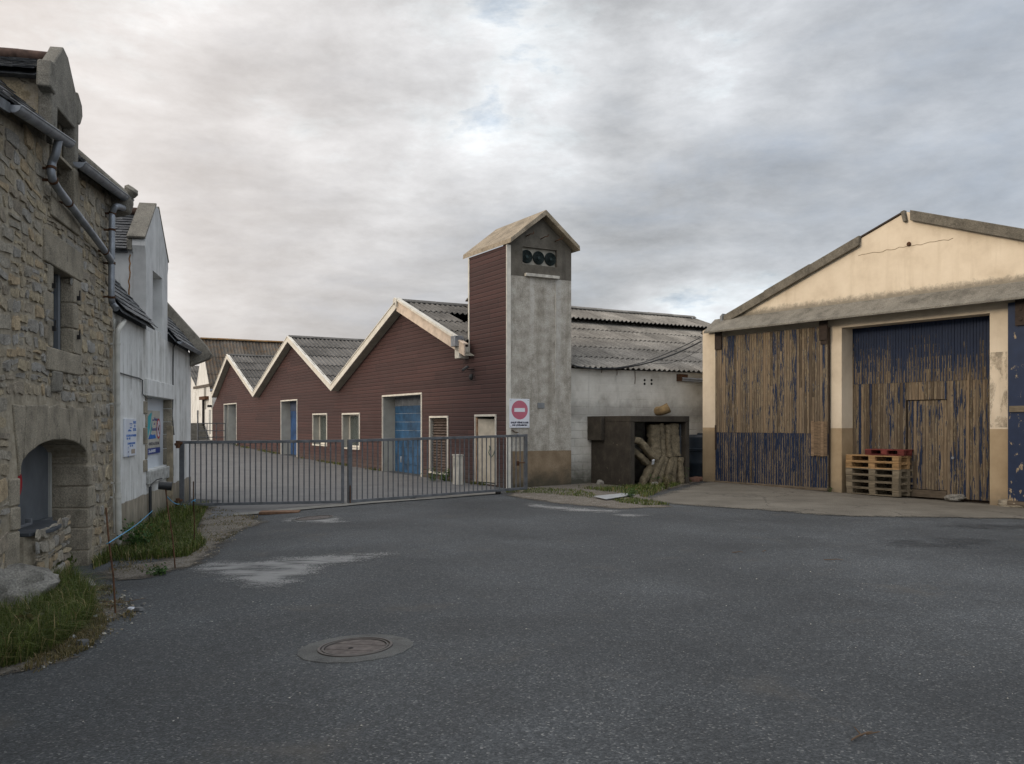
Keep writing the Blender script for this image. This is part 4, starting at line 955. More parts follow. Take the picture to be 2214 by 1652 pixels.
# chain and padlock on the tower
y_, z_ = F1.hx(1108, 930, .03); o = thing('padlock_chain', 'short rusty chain and padlock on the tower over the gate rail', 'chain', F1)
b = MB()
for i in range(6):
    q = Vector((.03, y_+.028*i, z_-.012*i-.02*math.sin(i*.7))); b.tube([q+Vector((.012*math.cos(t*math.pi/4)*(i % 2), .02*math.cos(t*math.pi/4), .012*math.sin(t*math.pi/4)*(1-.5*(i % 2)))) for t in range(9)], .005, 5)
b.build('chain', rust_mat, o); MB().box(.01, .05, y_+.13, y_+.18, z_-.16, z_-.09).build('padlock', zinc, o, .006)
# floodlight
x_, z_ = F1.hy(1007, 797, -.2); fl = thing('floodlight', 'small black floodlight on a bracket on the red wall beside the tower', 'lamp', F1)
M_ = Matrix.Translation((x_, -.22, z_)) @ Matrix.Rotation(R(-25), 4, 'Z') @ Matrix.Rotation(R(-55), 4, 'X')
MB().box(-.13, .13, -.03, .03, -.10, .10, M=M_).build('housing', black_plastic, fl, .01); MB().box(-.10, .10, -.034, -.03, -.07, .07, M=M_).build('lens', plain('lamp_glass', (.33, .34, .34), .25), fl)
MB().tube([(x_+.08, 0, z_-.02), (x_+.08, -.12, z_-.03), (x_+.03, -.18, z_-.02)], .015, 6).build('bracket', dark_iron, fl)
MB().lathe([(0, .05), (.04, .05), (.055, 0), (.055, -.06), (.03, -.10), (0, -.11)], Matrix.Translation((x_+.10, -.10, z_-.20)), 16).build('sensor', black_plastic, fl)
# meter cabinet
q = gp(988, 1046); lx, ly = F1.loc(q); xa, _ = F1.hy(978, 1000, -.55); xb, _ = F1.hy(990, 1000, -.55); zt = F1.hy(985, 985.5, -.55)[1]
mc = thing('meter_cabinet', 'cream upright meter cabinet standing behind the gate bars', 'cabinet', F1)
MB().box(xa, xb, -.55, -.40, -.1, zt).build('body', pvc_white, mc, .012); MB().box(xa+.02, xb-.02, -.562, -.548, .48, zt-.06).build('door', plain('cabinet_door', (.40, .385, .33), .6), mc, .006)
MB().box(xa-.012, xb+.012, -.565, -.39, zt-.0, zt+.035).build('lid', pvc_white, mc, .008)

# ================================================================== cream hangar (F3)
dark_board = timber('weathered_dark_board', (.125, .098, .070))
hg = thing('cream_hangar', 'cream rendered gabled hangar with peeling blue and brown wooden doors', 'hangar', F3)
zc0 = 3.985                              # canopy front edge height
ax, az = F3.hy(1958, 458, -.02); ez = F3.hy(1517, 716, -.02)[1]; hw = 2*ax
x0d2, _ = F3.hy(1819, 900); x1d2, _ = F3.hy(2139, 900); zt2 = F3.hy(2139, 677)[1]
MB().extr([(0, -.3), (x0d2, -.3), (x0d2, zt2), (x1d2, zt2), (x1d2, -.3), (hw, -.3), (hw, ez), (ax, az), (0, ez)], 'y', 0, .30).build('front_wall', cream_mat, hg)
MB().box(x0d2-.25, x0d2-.002, .30, .54, -.3, zt2+.2).box(x1d2+.002, x1d2+.25, .30, .54, -.3, zt2+.2).box(x0d2-.25, x1d2+.25, .30, .54, zt2+.002, zt2+.25).build('reveal', cream_mat, hg)
MB().box(.0, .25, .3, 16, -.3, ez-.12).box(hw-.25, hw, .3, 16, -.3, ez-.12).build('side_wall', cream_mat, hg)
MB().extr([(.25, -.3), (hw-.25, -.3), (hw-.25, ez-.1), (ax, az-.15), (.25, ez-.1)], 'y', 15.7, 16).build('back_wall', cream_mat, hg)
for s_ in (0, 1):
    lo = Vector((-.10 if s_ == 0 else hw+.1, .06, ez-.03-.06)); v_ = Vector((ax-lo.x, 0, az-.02-lo.z))
    b = MB(); corrugated(b, lo, (0, 1, 0), v_, 16, v_.length, ppw=4, seed=31+s_); b.build('roof', fibro_grey, hg, fix=False, sharp=60)
def plank_door(x0, x1, y0, zones, parent, n, name, th=.035, seed=3, dcs=((-.01, .02, -.01),)*2):
    """vertical boards in rows: zones = (z0, z1, paint cover at the foot, at the head, spread)"""
    rg = random.Random(seed); b = MB(); wd = (x1-x0)/n
    for zi, (z0, z1, c0, c1, spr) in enumerate(zones):
        for i in range(n):
            a = x0+i*wd+.004; e = x0+(i+1)*wd-.004; cb_ = rg.gauss(0, spr); dy = rg.uniform(-.004, .004); r_ = rg.random()
            cuts = [z0]+([rg.uniform(z0+.4, z1-.3)] if rg.random() < .35 and z1-z0 > 1.2 else [])+[z1]
            for za, zb_ in zip(cuts, cuts[1:]):
                m_ = 5; r2 = rg.random()
                for q in range(m_):
                    p, s2 = za+(zb_-za)*q/m_, za+(zb_-za)*(q+1)/m_; t = ((p+s2)/2-z0)/(z1-z0)
                    c_ = c0+(c1-c0)*t+cb_; k3 = [a, a+(e-a)*.24, a+(e-a)*.76, e]
                    for j, dc in enumerate(dcs[zi]):
                        b.add([(k3[j], y0+dy, p), (k3[j+1], y0+dy, p), (k3[j+1], y0+dy, s2), (k3[j], y0+dy, s2)], [(0, 1, 2, 3)], 0, r2, c_+dc)
                    vs = [(a, y0+dy, p), (e, y0+dy, p), (e, y0+dy, s2), (a, y0+dy, s2), (a-.001, y0+th, p), (e+.001, y0+th, p), (e+.001, y0+th, s2), (a-.001, y0+th, s2)]
                    b.add(vs, [(0, 3, 7, 4), (1, 5, 6, 2)]+([(0, 4, 5, 1)] if q == 0 else [])+([(3, 2, 6, 7)] if q == m_-1 else []), 0, r2, c_-.1)
    return b.build(name, plank_mat, parent, fix=False, sharp=30)
# sliding door on the left
dx0, _ = F3.hy(1545.5, 900, -.14); dx1, _ = F3.hy(1788.5, 900, -.14); dz1 = F3.hy(1788.5, 705, -.14)[1]; dzm = F3.hy(1650, 936, -.14)[1]
d1 = plank_door(dx0, dx1, -.14, [(.10, dzm, .535, .585, .04), (dzm+.004, dz1, .385, .445, .06)], hg, 48, 'sliding_door', seed=3, dcs=((-.10, .075, -.06), (-.02, .02, -.01)))
MB().box(dx0, dx1, -.10, -.03, .10, dz1-.02).build('backing', brown_steel, d1)
MB().box(dx0-.02, dx1, -.16, -.05, .03, .098).build('bottom_rail', dark_board, d1, .008)
px0 = F3.hy(1752, 900, -.17)[0]; px1 = F3.hy(1787, 900, -.17)[0]; pz1 = F3.hy(1770, 911, -.17)[1]; pz0 = F3.hy(1770, 986, -.17)[1]
b = MB(); n = 5
for i in range(n): b.box(px0+(px1-px0)*i/n+.002, px0+(px1-px0)*(i+1)/n-.002, -.168, -.142, pz0+random.uniform(-.01, .01), pz1+random.uniform(-.01, .01))
b.build('board_patch', timber('bare_brown_board', (.165, .115, .072)), d1)
MB().box(dx1-.18, dx1-.005, -.156, -.141, dz1-.42, dz1-.02).build('fitting', brown_steel, d1, .004)
MB().box(dx0+.0, dx0+.05, -.156, -.141, .9, 1.55).build('fitting', brown_steel, d1, .004)
# canopy, track and hangers
cx0 = F3.hy(1521, 720, -.45)[0]
cj = 4.335
MB().extr([(-.46, zc0), (-.03, cj), (.0, cj), (.0, cj-.06), (-.44, zc0-.045), (-.46, zc0-.045)], 'x', max(cx0, .02), hw-.05).build('canopy', canopy_mat, hg, .006)
tz = 4.02
MB().box(dx0-.35, hw-.4, -.15, -.06, tz-.03, tz+.05).box(dx0-.35, hw-.4, -.06, -.003, tz+.02, tz+.05).build('door_track', plain('dark_rust_track', (.050, .030, .020), .9, .1, .4, 9), hg, .006)
for xx in (dx0+.02, dx1-.20):
    b = MB(); b.box(xx, xx+.22, -.185, -.151, tz-.50, tz+.06); b.box(xx+.03, xx+.09, -.20, -.185, tz-.02, tz+.06).box(xx+.13, xx+.19, -.20, -.185, tz-.02, tz+.06); b.build('hanger', brown_steel, d1, .006)
# recessed door
rz1 = zt2; ry = .43
zm = F3.hy(1990, 826, ry)[1]; wx0 = F3.hy(1958.5, 900, ry)[0]; wx1 = F3.hy(2046, 900, ry)[0]; wz1 = F3.hy(2000, 866, ry)[1]; wz0 = F3.hy(2000, 1058, ry)[1]
rd = plank_door(x0d2-.05, x1d2+.05, ry, [(zm+.004, rz1+.05, .42, .80, .03)], hg, 52, 'recessed_door', seed=9, dcs=((-.07, .08, -.03),))
b0 = (wx0-(x0d2-.05)); lw = x1d2+.05-(x0d2-.05)
plank_door(x0d2-.05, wx0-.012, ry, [(.02, zm, .40, .43, .06)], rd, max(3, int(52*b0/lw)), 'left_boards', seed=10)
plank_door(wx1+.004, x1d2+.05, ry, [(.02, zm, .48, .43, .07)], rd, max(3, int(52*(x1d2+.05-wx1)/lw)), 'right_boards', seed=11)
plank_door(wx0-.008, wx1, ry, [(wz1+.02, zm, .40, .42, .05)], rd, 13, 'over_boards', seed=12)
plank_door(wx0+.02, wx1-.006, ry+.025, [(wz0, wz1, .38, .45, .05)], rd, 13, 'wicket_door', seed=13)
MB().box(wx0-.01, wx1, ry-.01, ry+.04, .0, wz0-.015).build('threshold_board', dark_board, rd, .005)
MB().box(x0d2-.1, x1d2+.1, ry+.08, ry+.10, -.2, rz1+.1).build('backing', brown_steel, rd)
q = F3.hy(2030, 912, ry); MB().lathe([(0, .03), (.028, .03), (.03, .02), (.022, 0)], Matrix.Translation((F3.hy(2060, 990, ry)[0], ry, F3.hy(2060, 990, ry)[1])) @ Matrix.Rotation(R(90), 4, 'X'), 14).build('lock', zinc, rd)
# hung metal door on the right
mx0 = F3.hy(2178, 900, -.16)[0]; mz1 = F3.hy(2178, 655, -.16)[1]
md = MB().box(mx0, mx0+3.1, -.16, -.10, .10, mz1).build('metal_door', navy_sheet, hg, .004)
MB().box(mx0-.01, mx0+3.1, -.17, -.05, .02, .096).build('bottom_rail', dark_board, md, .006)
x_, z_ = F3.hy(2181, 880, -.18); MB().box(x_, x_+.9, -.185, -.161, z_-.10, z_+.02).build('cross_board', pallet_old, md, .005)
x_, z_ = F3.hy(2194, 648, -.19)
b = MB().box(x_, x_+.4, -.20, -.162, tz-.55, tz+.04)
for i in range(2):
    for j in range(2): b.lathe([(0, .02), (.035, .015), (.04, 0)], Matrix.Translation((x_+.10+.2*i, -.20, tz-.43+.2*j)) @ Matrix.Rotation(R(90), 4, 'X'), 12)
b.build('hanger', brown_steel, md, .004)
# verge pieces along the gable: three survive on the left slope, none near the top, then the right slope
def gz_(x): return ez+(az-ez)*(x/ax) if x < ax else az-(az-ez)*((x-ax)/ax)
def vergecap(xa, xb, n):
    b = MB()
    for i in range(n):
        p, q = xa+(xb-xa)*i/n, xa+(xb-xa)*(i+1)/n+.03
        for (a, c) in (((p, gz_(p)), (q, gz_(q))),):
            h = .012*(i % 2)
            b.add([(a[0], -.11-h, a[1]+.05+h), (c[0], -.11-h, c[1]+.05+h), (c[0], -.11-h, c[1]-.17), (a[0], -.11-h, a[1]-.17), (a[0], .28, a[1]+.07+h), (c[0], .28, c[1]+.07+h), (c[0], -.04, c[1]-.17), (a[0], -.04, a[1]-.17), (a[0], -.05, a[1]-.03), (c[0], -.05, c[1]-.03)],
                  [(0, 1, 2, 3), (0, 4, 5, 1), (3, 2, 6, 7), (7, 6, 9, 8), (0, 3, 7, 8, 4), (1, 5, 9, 6, 2)])
    return b.build('verge_cap', concrete_cap, hg, .012)
va = F3.hy(1563, 690, -.11)[0]; vb = F3.hy(1853, 525, -.11)[0]; vc = F3.hy(1966, 460, -.11)[0]
vergecap(va, vb, 3); vergecap(vc, hw+.1, 5)
xe = F3.hy(1952, 466, -.08)[0]; MB().extr([(xe, gz_(xe)-.22), (xe+.07, gz_(xe)-.20), (xe+.02, gz_(xe)+.04), (xe-.06, gz_(xe)+.02)], 'y', -.09, .02).build('broken_cap', concrete_cap, hg, .008)
MB().extr([(va-.10, gz_(va)-.20), (va-.02, gz_(va)-.20), (va-.02, gz_(va)+.10), (va-.10, gz_(va)+.03)], 'y', -.13, .05).build('end_cap', plain('bluish_cement', (.20, .205, .205), .9), hg, .01)
b = MB(); b.extr([(vb+.03, gz_(vb+.03)+.05), (xe-.05, gz_(xe-.05)+.05), (xe-.05, gz_(xe-.05)+.015), (vb+.03, gz_(vb+.03)+.015)], 'y', -.03, .3); b.build('verge_board', brown_steel, hg)
x_, z_ = F3.hy(1965, 528, 0); MB().lathe([(.03, .0), (.05, .02), (.035, .04), (0, .035)], Matrix.Translation((x_, 0, z_)) @ Matrix.Rotation(R(90), 4, 'X'), 14).build('rust_boss', rust_mat, hg)
b = MB(); rg = random.Random(3); c0, c1 = F3.hy(1855, 552, 0), F3.hy(2060, 516, 0)
b.tube([(c0[0]+(c1[0]-c0[0])*i/22, -.001, c0[1]+(c1[1]-c0[1])*i/22+rg.uniform(-.02, .02)) for i in range(23)], .006, 4); b.build('wall_crack', plain('crack_shadow_dirt', (.22, .17, .11), .95), hg)
# worn bare patch on the right pillar
m = Mt('bare_cement_patch'); f = m.noise(7, 7, .68); al = m.ramp(m.noise(2.0, 7, .66, .3, m.map((1.6, 1, .8), (4, 2, 1))), [(.47, 0), (.62, .42)])
bare_mat = m.out(m.ramp(f, [(.3, (.27, .235, .175)), (.7, (.42, .37, .285))]), .95, m.bump(f, .5, .006), alpha=al)
qa, qb = F3.hy(2141, 925, 0), F3.hy(2176, 760, 0); MB().box(x1d2+.004, qb[0]+.01, -.004, -.0025, qa[1]+.01, qb[1]).build('bare_patch', bare_mat, hg)

# pallets ------------------------------------------------------------
def pallet_parts(root, mat, L=1.2, D=.8, seed=1, h=(.022, .022, .078, .022)):
    rg = random.Random(seed); j = lambda a=.004: rg.uniform(-a, a); z = 0
    for y in (0, D/2-.05, D-.10): MB().box(j(), L+j(), y, y+.10, 0, h[0]).build('bottom_board', mat, root, .003)
    z = h[0]
    for x in (0, L/2-.072, L-.145):
        for y in (0, D/2-.05, D-.10): MB().box(x+j(), x+.145+j(), y+j(), y+.10+j(), z, z+h[2]).build('block', mat, root, .004)
    z += h[2]
    for x in (0, L/2-.072, L-.145): MB().box(x+j(), x+.145+j(), j(), D+j(), z, z+max(h[1], .004)).build('stringer', mat, root, .002)
    z += h[1]
    ys_ = [(0, .145), (.175, .275), (D/2-.072, D/2+.073), (D-.275, D-.175), (D-.145, D)]
    for (a, c) in ys_: MB().box(j(.006), L+j(.006), a+j(), c+j(), z+.001, z+h[3]).build('top_board', mat, root, .003)
q = F3.loc(gp(1943, 1079)); pw0 = F3.w(q[0]-1.28, q[1]); gq = g(pw0.x+.6, pw0.y)+.04
labs = ['mossy grey wooden pallet at the very bottom of the stack', 'grey wooden pallet resting on the mossy bottom pallet', 'grey wooden pallet two below the fresh yellow ones', 'topmost of the weathered grey pallets, directly under the fresh wood',
        'lower of the two fresh yellow wooden pallets', 'upper fresh yellow pallet, right under the red one']
for i in range(6):
    r_ = thing('pallet', labs[i], 'pallet', None, (0, 0, 0), F3.a+R(random.uniform(-1.2, 1.2)), 'stacked wooden pallets by the hangar door')
    r_.location = F3.w(q[0]-1.28+random.uniform(-.025, .02)-(.02 if i > 3 else 0), q[1]+random.uniform(-.02, .02), gq+i*.146)
    r_.scale = (1.065, 1, 1.01); pallet_parts(r_, pallet_new if i > 3 else pallet_old, seed=i)
r_ = thing('red_pallet', 'small dark red pallet lying on top of the fresh wooden ones', 'pallet', None, F3.w(q[0]-.86, q[1]+.08, gq+6*.1475), F3.a+R(2)); pallet_parts(r_, pallet_red, .90, .60, 77, (.022, .0, .085, .022))
o = rock('stone', F3.w(F3.hy(2064, 1077, .2)[0], .20, .06), (.24, .13, .07), boulder_mat, 'flat pale stone lying at the foot of the recessed hangar door', 5, rot=.3)
p_ = gp(2192, 1099); rock('kerb_stone', p_+Vector((.05, .1, .05)), (.30, .17, .12), granite_mat, 'squared stone block under the blue metal door', 8, rot=F3.a, cat='stone')

# ================================================================== gate
def gate(name, p0, p1, z0, z1, top0, top1, nb, label, post0, post1):
    d = p1-p0; L = Vector((d.x, d.y)).length; o = thing(name, label, 'gate', None, (p0.x, p0.y, 0), math.atan2(d.y, d.x), 'two leaves of the yard gate')
    lo = lambda x: z0+(z1-z0)*x/L
    hi = lambda x: top0+(top1-top0)*x/L
    b = MB()
    def rail(f, h, y=.03):
        b.add([(0, -y, f(0)), (L, -y, f(L)), (L, y, f(L)), (0, y, f(0)), (0, -y, f(0)+h), (L, -y, f(L)+h), (L, y, f(L)+h), (0, y, f(0)+h)], [(0, 3, 2, 1), (4, 5, 6, 7), (0, 1, 5, 4), (1, 2, 6, 5), (2, 3, 7, 6), (3, 0, 4, 7)])
    rail(lo, .055); rail(lambda x: hi(x)-.055, .055)
    b.box(-.001, post0, -.032, .032, lo(0)-.002, hi(0)+.003).box(L-post1, L+.001, -.032, .032, lo(L)-.002, hi(L)+.003)
    b.build('frame', galv, o, .004)
    x0, x1 = post0, L-post1
    for i in range(nb):
        x = x0+(x1-x0)*(i+1)/(nb+1); MB().tube([(x, 0, lo(x)+.05), (x, 0, hi(x)-.05)], .0125, 8).build('bar', galv, o)
    return o, L
def PY(u, v, y): return Vector(((u-CU)/FX*y, y, CAMZ+(HV-v)/FX*y))
GA, GB, GC = 17.0, 17.55, 20.25
a_, b_, c_ = PY(388, 953.5, GA), PY(747.5, 950.5, GB), PY(1138.5, 939, GC)
za, zb1, zc_ = PY(388, 1094.5, GA).z, PY(748, 1087.5, GB).z, PY(1138, 1058, GC).z
gl, L1 = gate('metal_gate', a_, b_-Vector((.035, 0, 0)), za, zb1, a_.z, b_.z, 28, 'left leaf of the grey steel bar gate, hinged on the white house', .085, .06)
gr_, L2 = gate('metal_gate', b_+Vector((.035, .02, 0)), c_, zb1, zc_, b_.z, c_.z, 36, 'right leaf of the grey steel bar gate, ending at the concrete tower', .085, .075)
MB().tube([(L1-.03, -.02, zb1+.3), (L1-.03, -.02, -.04)], .012, 6).build('drop_bolt', rust_mat, gl); MB().tube([(.03, -.045, zb1+.35), (.03, -.045, -.04)], .012, 6).build('drop_bolt', rust_mat, gr_)
for u_, t in ((1470, .33), (0, .82)):
    x_ = L2*t; M_ = Matrix.Translation((x_, 0, (zb1+(zc_-zb1)*t)-.035)) @ Matrix.Rotation(R(90), 4, 'X')
    MB().lathe([(.02, -.03), (.055, -.025), (.055, .025), (.02, .03)], M_, 18).box(x_-.05, x_+.05, -.04, .04, zb1+(zc_-zb1)*t-.035, zb1+(zc_-zb1)*t-.001).build('wheel', dark_iron, gr_)
MB().tube([(L2-.30, 0, .62+zc_), (L2-.24, -.05, .62+zc_), (L2-.1, -.05, .62+zc_)], .014, 6).build('latch', rust_mat, gr_)
MB().box(L2-.30, L2-.24, -.03, .03, .55+zc_, .66+zc_).build('latch_box', rust_mat, gr_)
# hinge post on the white house
hx0 = F2.hy(374, 1000, -.06)[0]
hp = thing('hinge_post', 'narrow rust-streaked hinge post fixed to the white house wall', 'post', F2)
q = F2.w(hx0, -.08); MB().box(hx0-.06, hx0+.03, -.06, .045, -.2, 1.55).build('post', plain('rusty_cream_steel', (.27, .225, .155), .85, .1, .45, 7), hp, .008)
lx, ly = F2.loc(a_)
for z_ in (1.20, .12):
    b = MB(); b.tube([(hx0, -.09, z_), (hx0+.06, -.2, z_+.03), (lx, ly+.0, z_-.02)], .025, 8); b.lathe([(.0, -.07), (.04, -.07), (.04, .07), (0, .07)], Matrix.Translation((hx0+.05, -.14, z_)), 12); b.build('hinge', rust_mat, hp)

# ================================================================== stone house (F2)
st = thing('stone_house', 'old rubble granite house with wall dormer and low arched cellar opening', 'house', F2)
gx1, gzz = F2.hy(144, 311, -.16); ze = gzz-.02
DF = 0.0
wx = [F2.hy(110, 600)[0], F2.hy(156.5, 600)[0]]; wz = [F2.hy(110, 752)[1], F2.hy(110, 574)[1]]
axl, axr = -3.80, F2.hy(187, 1080)[0]; axc = (axl+axr)/2; aw = (axr-axl)/2; asp = 1.10; arise = .32
arch = [(axc-aw*math.cos(t*math.pi/16), asp+arise*math.sin(t*math.pi/16)**.8) for t in range(17)]
_p, _q = F2.hy(25, 233, -.16), F2.hy(144, 311, -.16); SLL = (_q[1]-_p[1])/(_q[0]-_p[0])
zl = lambda x: _q[1]+SLL*(x-_q[0])-.02
_r, _s = F2.hy(167.5, 355, -.16), F2.hy(264, 427, -.16); SLR = (_s[1]-_r[1])/(_s[0]-_r[0])
zr_ = lambda x: _s[1]+SLR*(x-_s[0])-.02
XK = -5.2
hole_a = [(axl, -.29)]+arch+[(axr, -.29)]
dxl, dxr = F2.hy(107, 200)[0], F2.hy(162.5, 300)[0]
dwx = [F2.hy(117.5, 300)[0], F2.hy(156.3, 300)[0]]; dwz1 = F2.hy(117.3, 232)[1]; dwz0 = ze-.55
XN = -13.0
outl = [(XN, -.3), (0, -.3), (0, ze), (dxr, ze), (dxr, ze-.001), (dxl, ze-.001), (dxl, ze), (XN, ze)]
outl = [(XN, -.3), (0, -.3), (0, zr_(0)), (dxr, zr_(dxr)), (dxr-.001, ze), (dxl, ze), (dxl-.001, zl(dxl)), (XK, zl(XK)), (XN, zl(XK))]
top_z0 = asp+arise+.36; b_w = MB(); b_w.extr(outl, 'y', 0, .55, [hole_a, [(wx[0], wz[0]), (wx[1], wz[0]), (wx[1], wz[1]), (wx[0], wz[1])], [(dwx[0], dwz0), (dwx[1], dwz0), (dwx[1], ze-.03), (dwx[0], ze-.03)]], 0, 0)
wall_mb = b_w
boxes = [(axl-.30, axr+.22, -.3, top_z0+.01), (wx[0]-.10, wx[1]+.10, wz[0]-.22, wz[1]+.32), (dwx[0]-.17, dwx[1]+.17, dwz0-.2, ze+.2)]
def wall_skip(a, e, z0, z1):
    xc, zc = (a+e)/2, (z0+z1)/2
    if any(q[0] < xc < q[1] and q[2] < zc < q[3] for q in boxes): return True
    return zc > (zr_(xc) if xc > dxr else (zl(max(xc, XK)) if xc < dxl else ze))-.03
rubble_face(wall_mb, XN+.02, -.012, -.28, 5.1, wall_skip, 4)
wall_mb.build('wall', [mortar_mat, stone_mat], st, fix=False, sharp=30)
DP = 6.0; AP = 42.0; PIT = math.tan(R(AP))
def zroof(y, e, y0=-.12): return e+(y-y0)*PIT
b = MB(); b.extr([(.551, -.3), (DP, -.3), (DP, ze), (DP/2, zroof(DP/2, ze)-.1), (.551, ze+.4)], 'x', -.45, -.001); b.build('gable_wall', rubble_mat, st)
b = MB(); b.extr([(.551, -.3), (DP, -.3), (DP, ze), (DP/2, zroof(DP/2, ze)-.1), (.551, ze+.4)], 'x', XN, XN+.4); b.build('gable_wall', rubble_mat, st)
MB().box(XN+.4, -.45, DP-.5, DP, -.3, ze).build('back_wall', rubble_mat, st)
vr = Vector((0, 1, PIT)); HR = (DP/2+.12)/math.cos(R(AP))
def roofpiece(x0, x1, par, e, seed, hh=None, y0=-.14, ww=.22, ee=.125, sl=0):
    b = MB(); slates(b, (x0, y0, e), (1, 0, sl), vr, x1-x0, hh or HR, ww, ee, seed); o = b.build('roof', slate_mat, par, fix=False, sharp=25)
    b = MB().extr([(y0+.03, e-.03), (y0+.03, e+.0), (DP/2, zroof(DP/2, e, y0)-.03), (DP/2, zroof(DP/2, e, y0)-.08)], 'x', x0, x1); b.v = [(p[0], p[1], p[2]+(p[0]-x0)*sl) for p in b.v]
    b.build('roof_deck', grey_wood, o)
    return o
roofpiece(XK, dxl-.02, st, zl(XK)+.06, 1, sl=SLL); roofpiece(XN, XK, st, zl(XK)+.06, 4); roofpiece(dxr+.02, -.12, st, zr_(dxr)+.06, 2, sl=SLR)
b = MB(); slates(b, (dxl-.02, .75, zroof(.75, ze+.06, -.14)), (1, 0, 0), vr, dxr-dxl+.04, HR-1.35, .22, .125, 5); b.build('roof', slate_mat, st, fix=False, sharp=25)
b = MB(); slates(b, (XN, DP+.1, ze), (1, 0, 0), (0, -1, PIT), -XN, HR, .3, .2, 3); b.build('roof', slate_mat, st, fix=False, sharp=25)
b = MB()
for i in range(36): b.lathe([(.11, 0), (.11, .38), (.125, .38), (.125, .42)], Matrix.Translation((XN+i*.36, DP/2, zroof(DP/2, ze)-.03)) @ Matrix.Rotation(R(90), 4, 'Y'), 10)
b.build('ridge_tiles', terracotta, st)
# gable coping with kneeler at the far corner
b = MB(); b.extr([(-.22, ze-.06), (-.26, ze+.10), (-.20, ze+.22), (DP/2, zroof(DP/2, ze)+.22), (DP/2, zroof(DP/2, ze)-.0), (.0, ze+.02), (.0, ze-.12)], 'x', -.16, .10); b.build('coping', granite_dark, st, .03)
rk = MB(); kx, kz = F2.hy(256, 402, -.28)
b = MB(); b.lathe([(0, -.10), (.06, -.08), (.085, -.02), (.10, .04), (.07, .08), (0, .09)], Matrix.Translation((.0, -.22, ze+.22)) @ Matrix.Rotation(R(35), 4, 'X'), 16); b.build('kneeler', granite_dark, st, jit=.02)
# wall dormer
apx = (dxl+dxr)/2; apz = F2.hy(130, 101, 0)[1]; shl = F2.hy(97, 139, 0)[1]; shr = F2.hy(162, 214, 0)[1]; sh_ = (shl+shr)/2-.06
dm = MB()
dm.extr([(dxl, ze+.001), (dwx[0], ze+.001), (dwx[0], dwz1), (dwx[1], dwz1), (dwx[1], ze+.001), (dxr, ze+.001), (dxr, sh_+.03), (apx+.13, apz-.03), (apx-.10, apz), (apx-.20, apz-.10), (dxl-.02, sh_+.08)], 'y', -.03, .11)
dmo = dm.build('dormer', granite_dark, st, .015, jit=.012)
b = MB(); b.extr([(dxl-.16, sh_-.19), (dxl+.05, sh_-.21), (dxl+.08, sh_+.13), (dxl-.10, sh_+.11)], 'y', -.05, .09); b.build('kneeler', granite_dark, dmo, .02, jit=.012); b = MB(); b.extr([(dxr-.06, sh_-.22), (dxr+.05, sh_-.20), (dxr+.14, sh_-.06), (dxr+.10, sh_+.06), (dxr-.05, sh_+.16)], 'y', -.05, .09); b.build('kneeler', granite_dark, dmo, .02, jit=.012)
for s_, xx in ((1, dxl), (-1, dxr)):
    x0, x1 = (xx+.02, xx+.22) if s_ > 0 else (xx-.22, xx-.02)
    MB().extr([(.111, ze-.1), (.111, sh_-.02), (1.25, sh_-.02), (1.25, zroof(1.25, ze)-.1)], 'x', x0, x1).build('cheek', rubble_big, dmo)
    ex = xx-.14*s_; b = MB(); slates(b, (ex, .115, sh_-.03), (0, 1, 0), (apx-ex, 0, apz-.10-sh_), 1.6, math.hypot(apx-ex, apz-.10-sh_), .20, .10, 7+s_); b.build('dormer_roof', slate_mat, dmo, fix=False, sharp=25)
MB().extr([(dxl-.10, sh_-.06), (dxr+.10, sh_-.06), (apx, apz-.13)], 'y', .112, 1.7).build('dormer_deck', grey_wood, dmo)
b = MB(); [b.tube([(apx, .11+i*.33, apz-.09+.01*(i % 2)), (apx, .45+i*.33, apz-.09)], [.058, .066], 10) for i in range(5)]; b.build('dormer_ridge', terracotta, dmo)
MB().box(dwx[0]-.05, dwx[1]+.05, .30, .34, dwz0-.1, dwz1+.05).build('dormer_shutter', grey_wood, dmo)
MB().box(dwx[1]-.001, dwx[1]+.17, -.025, .5, dwz0, ze-.002).box(dwx[0]-.17, dwx[0]+.001, -.025, .5, dwz0, ze-.002).box(dwx[0]-.2, dwx[1]+.2, -.035, .5, dwz0-.2, dwz0-.001).build('dormer_jambs', granite_mat, dmo, .012)
# window with dressed surround
b = MB(); b.box(wx[0]-.28, wx[1]+.34, -.03, .129, wz[1]+.002, wz[1]+.34).box(wx[0]-.22, wx[1]+.22, -.035, .129, wz[0]-.24, wz[0]-.002)
hh = (wz[1]-wz[0])/3
for i in range(3):
    for s_ in (0, 1):
        w_ = .30 if (i+s_) % 2 else .17
        x0, x1 = (wx[0]-w_, wx[0]+.012) if s_ == 0 else (wx[1]-.012, wx[1]+w_)
        b.box(x0, x1, -.025, .128, wz[0]+i*hh+.006, wz[0]+(i+1)*hh-.006)
b.build('window_surround', granite_mat, st, .014, jit=.008)
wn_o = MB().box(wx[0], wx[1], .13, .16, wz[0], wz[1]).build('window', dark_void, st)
MB().box(wx[0]+.0, wx[1]-.36, .10, .128, wz[0]+.02, wz[1]-.05).build('shutter', grey_wood, wn_o, .004)
MB().box(wx[1]-.24, wx[1]-.16, .085, .128, wz[0], wz[1]).build('casement', grey_panel, wn_o)
for xx in (wx[0]-.04, wx[1]+.10):
    for zz in (wz[0]+.20, wz[1]-.22): MB().box(xx-.015, xx+.015, -.06, -.02, zz-.025, zz+.025).tube([(xx, -.05, zz), (xx, -.055, zz+.09)], .008, 6).build('shutter_hook', dark_iron, st)
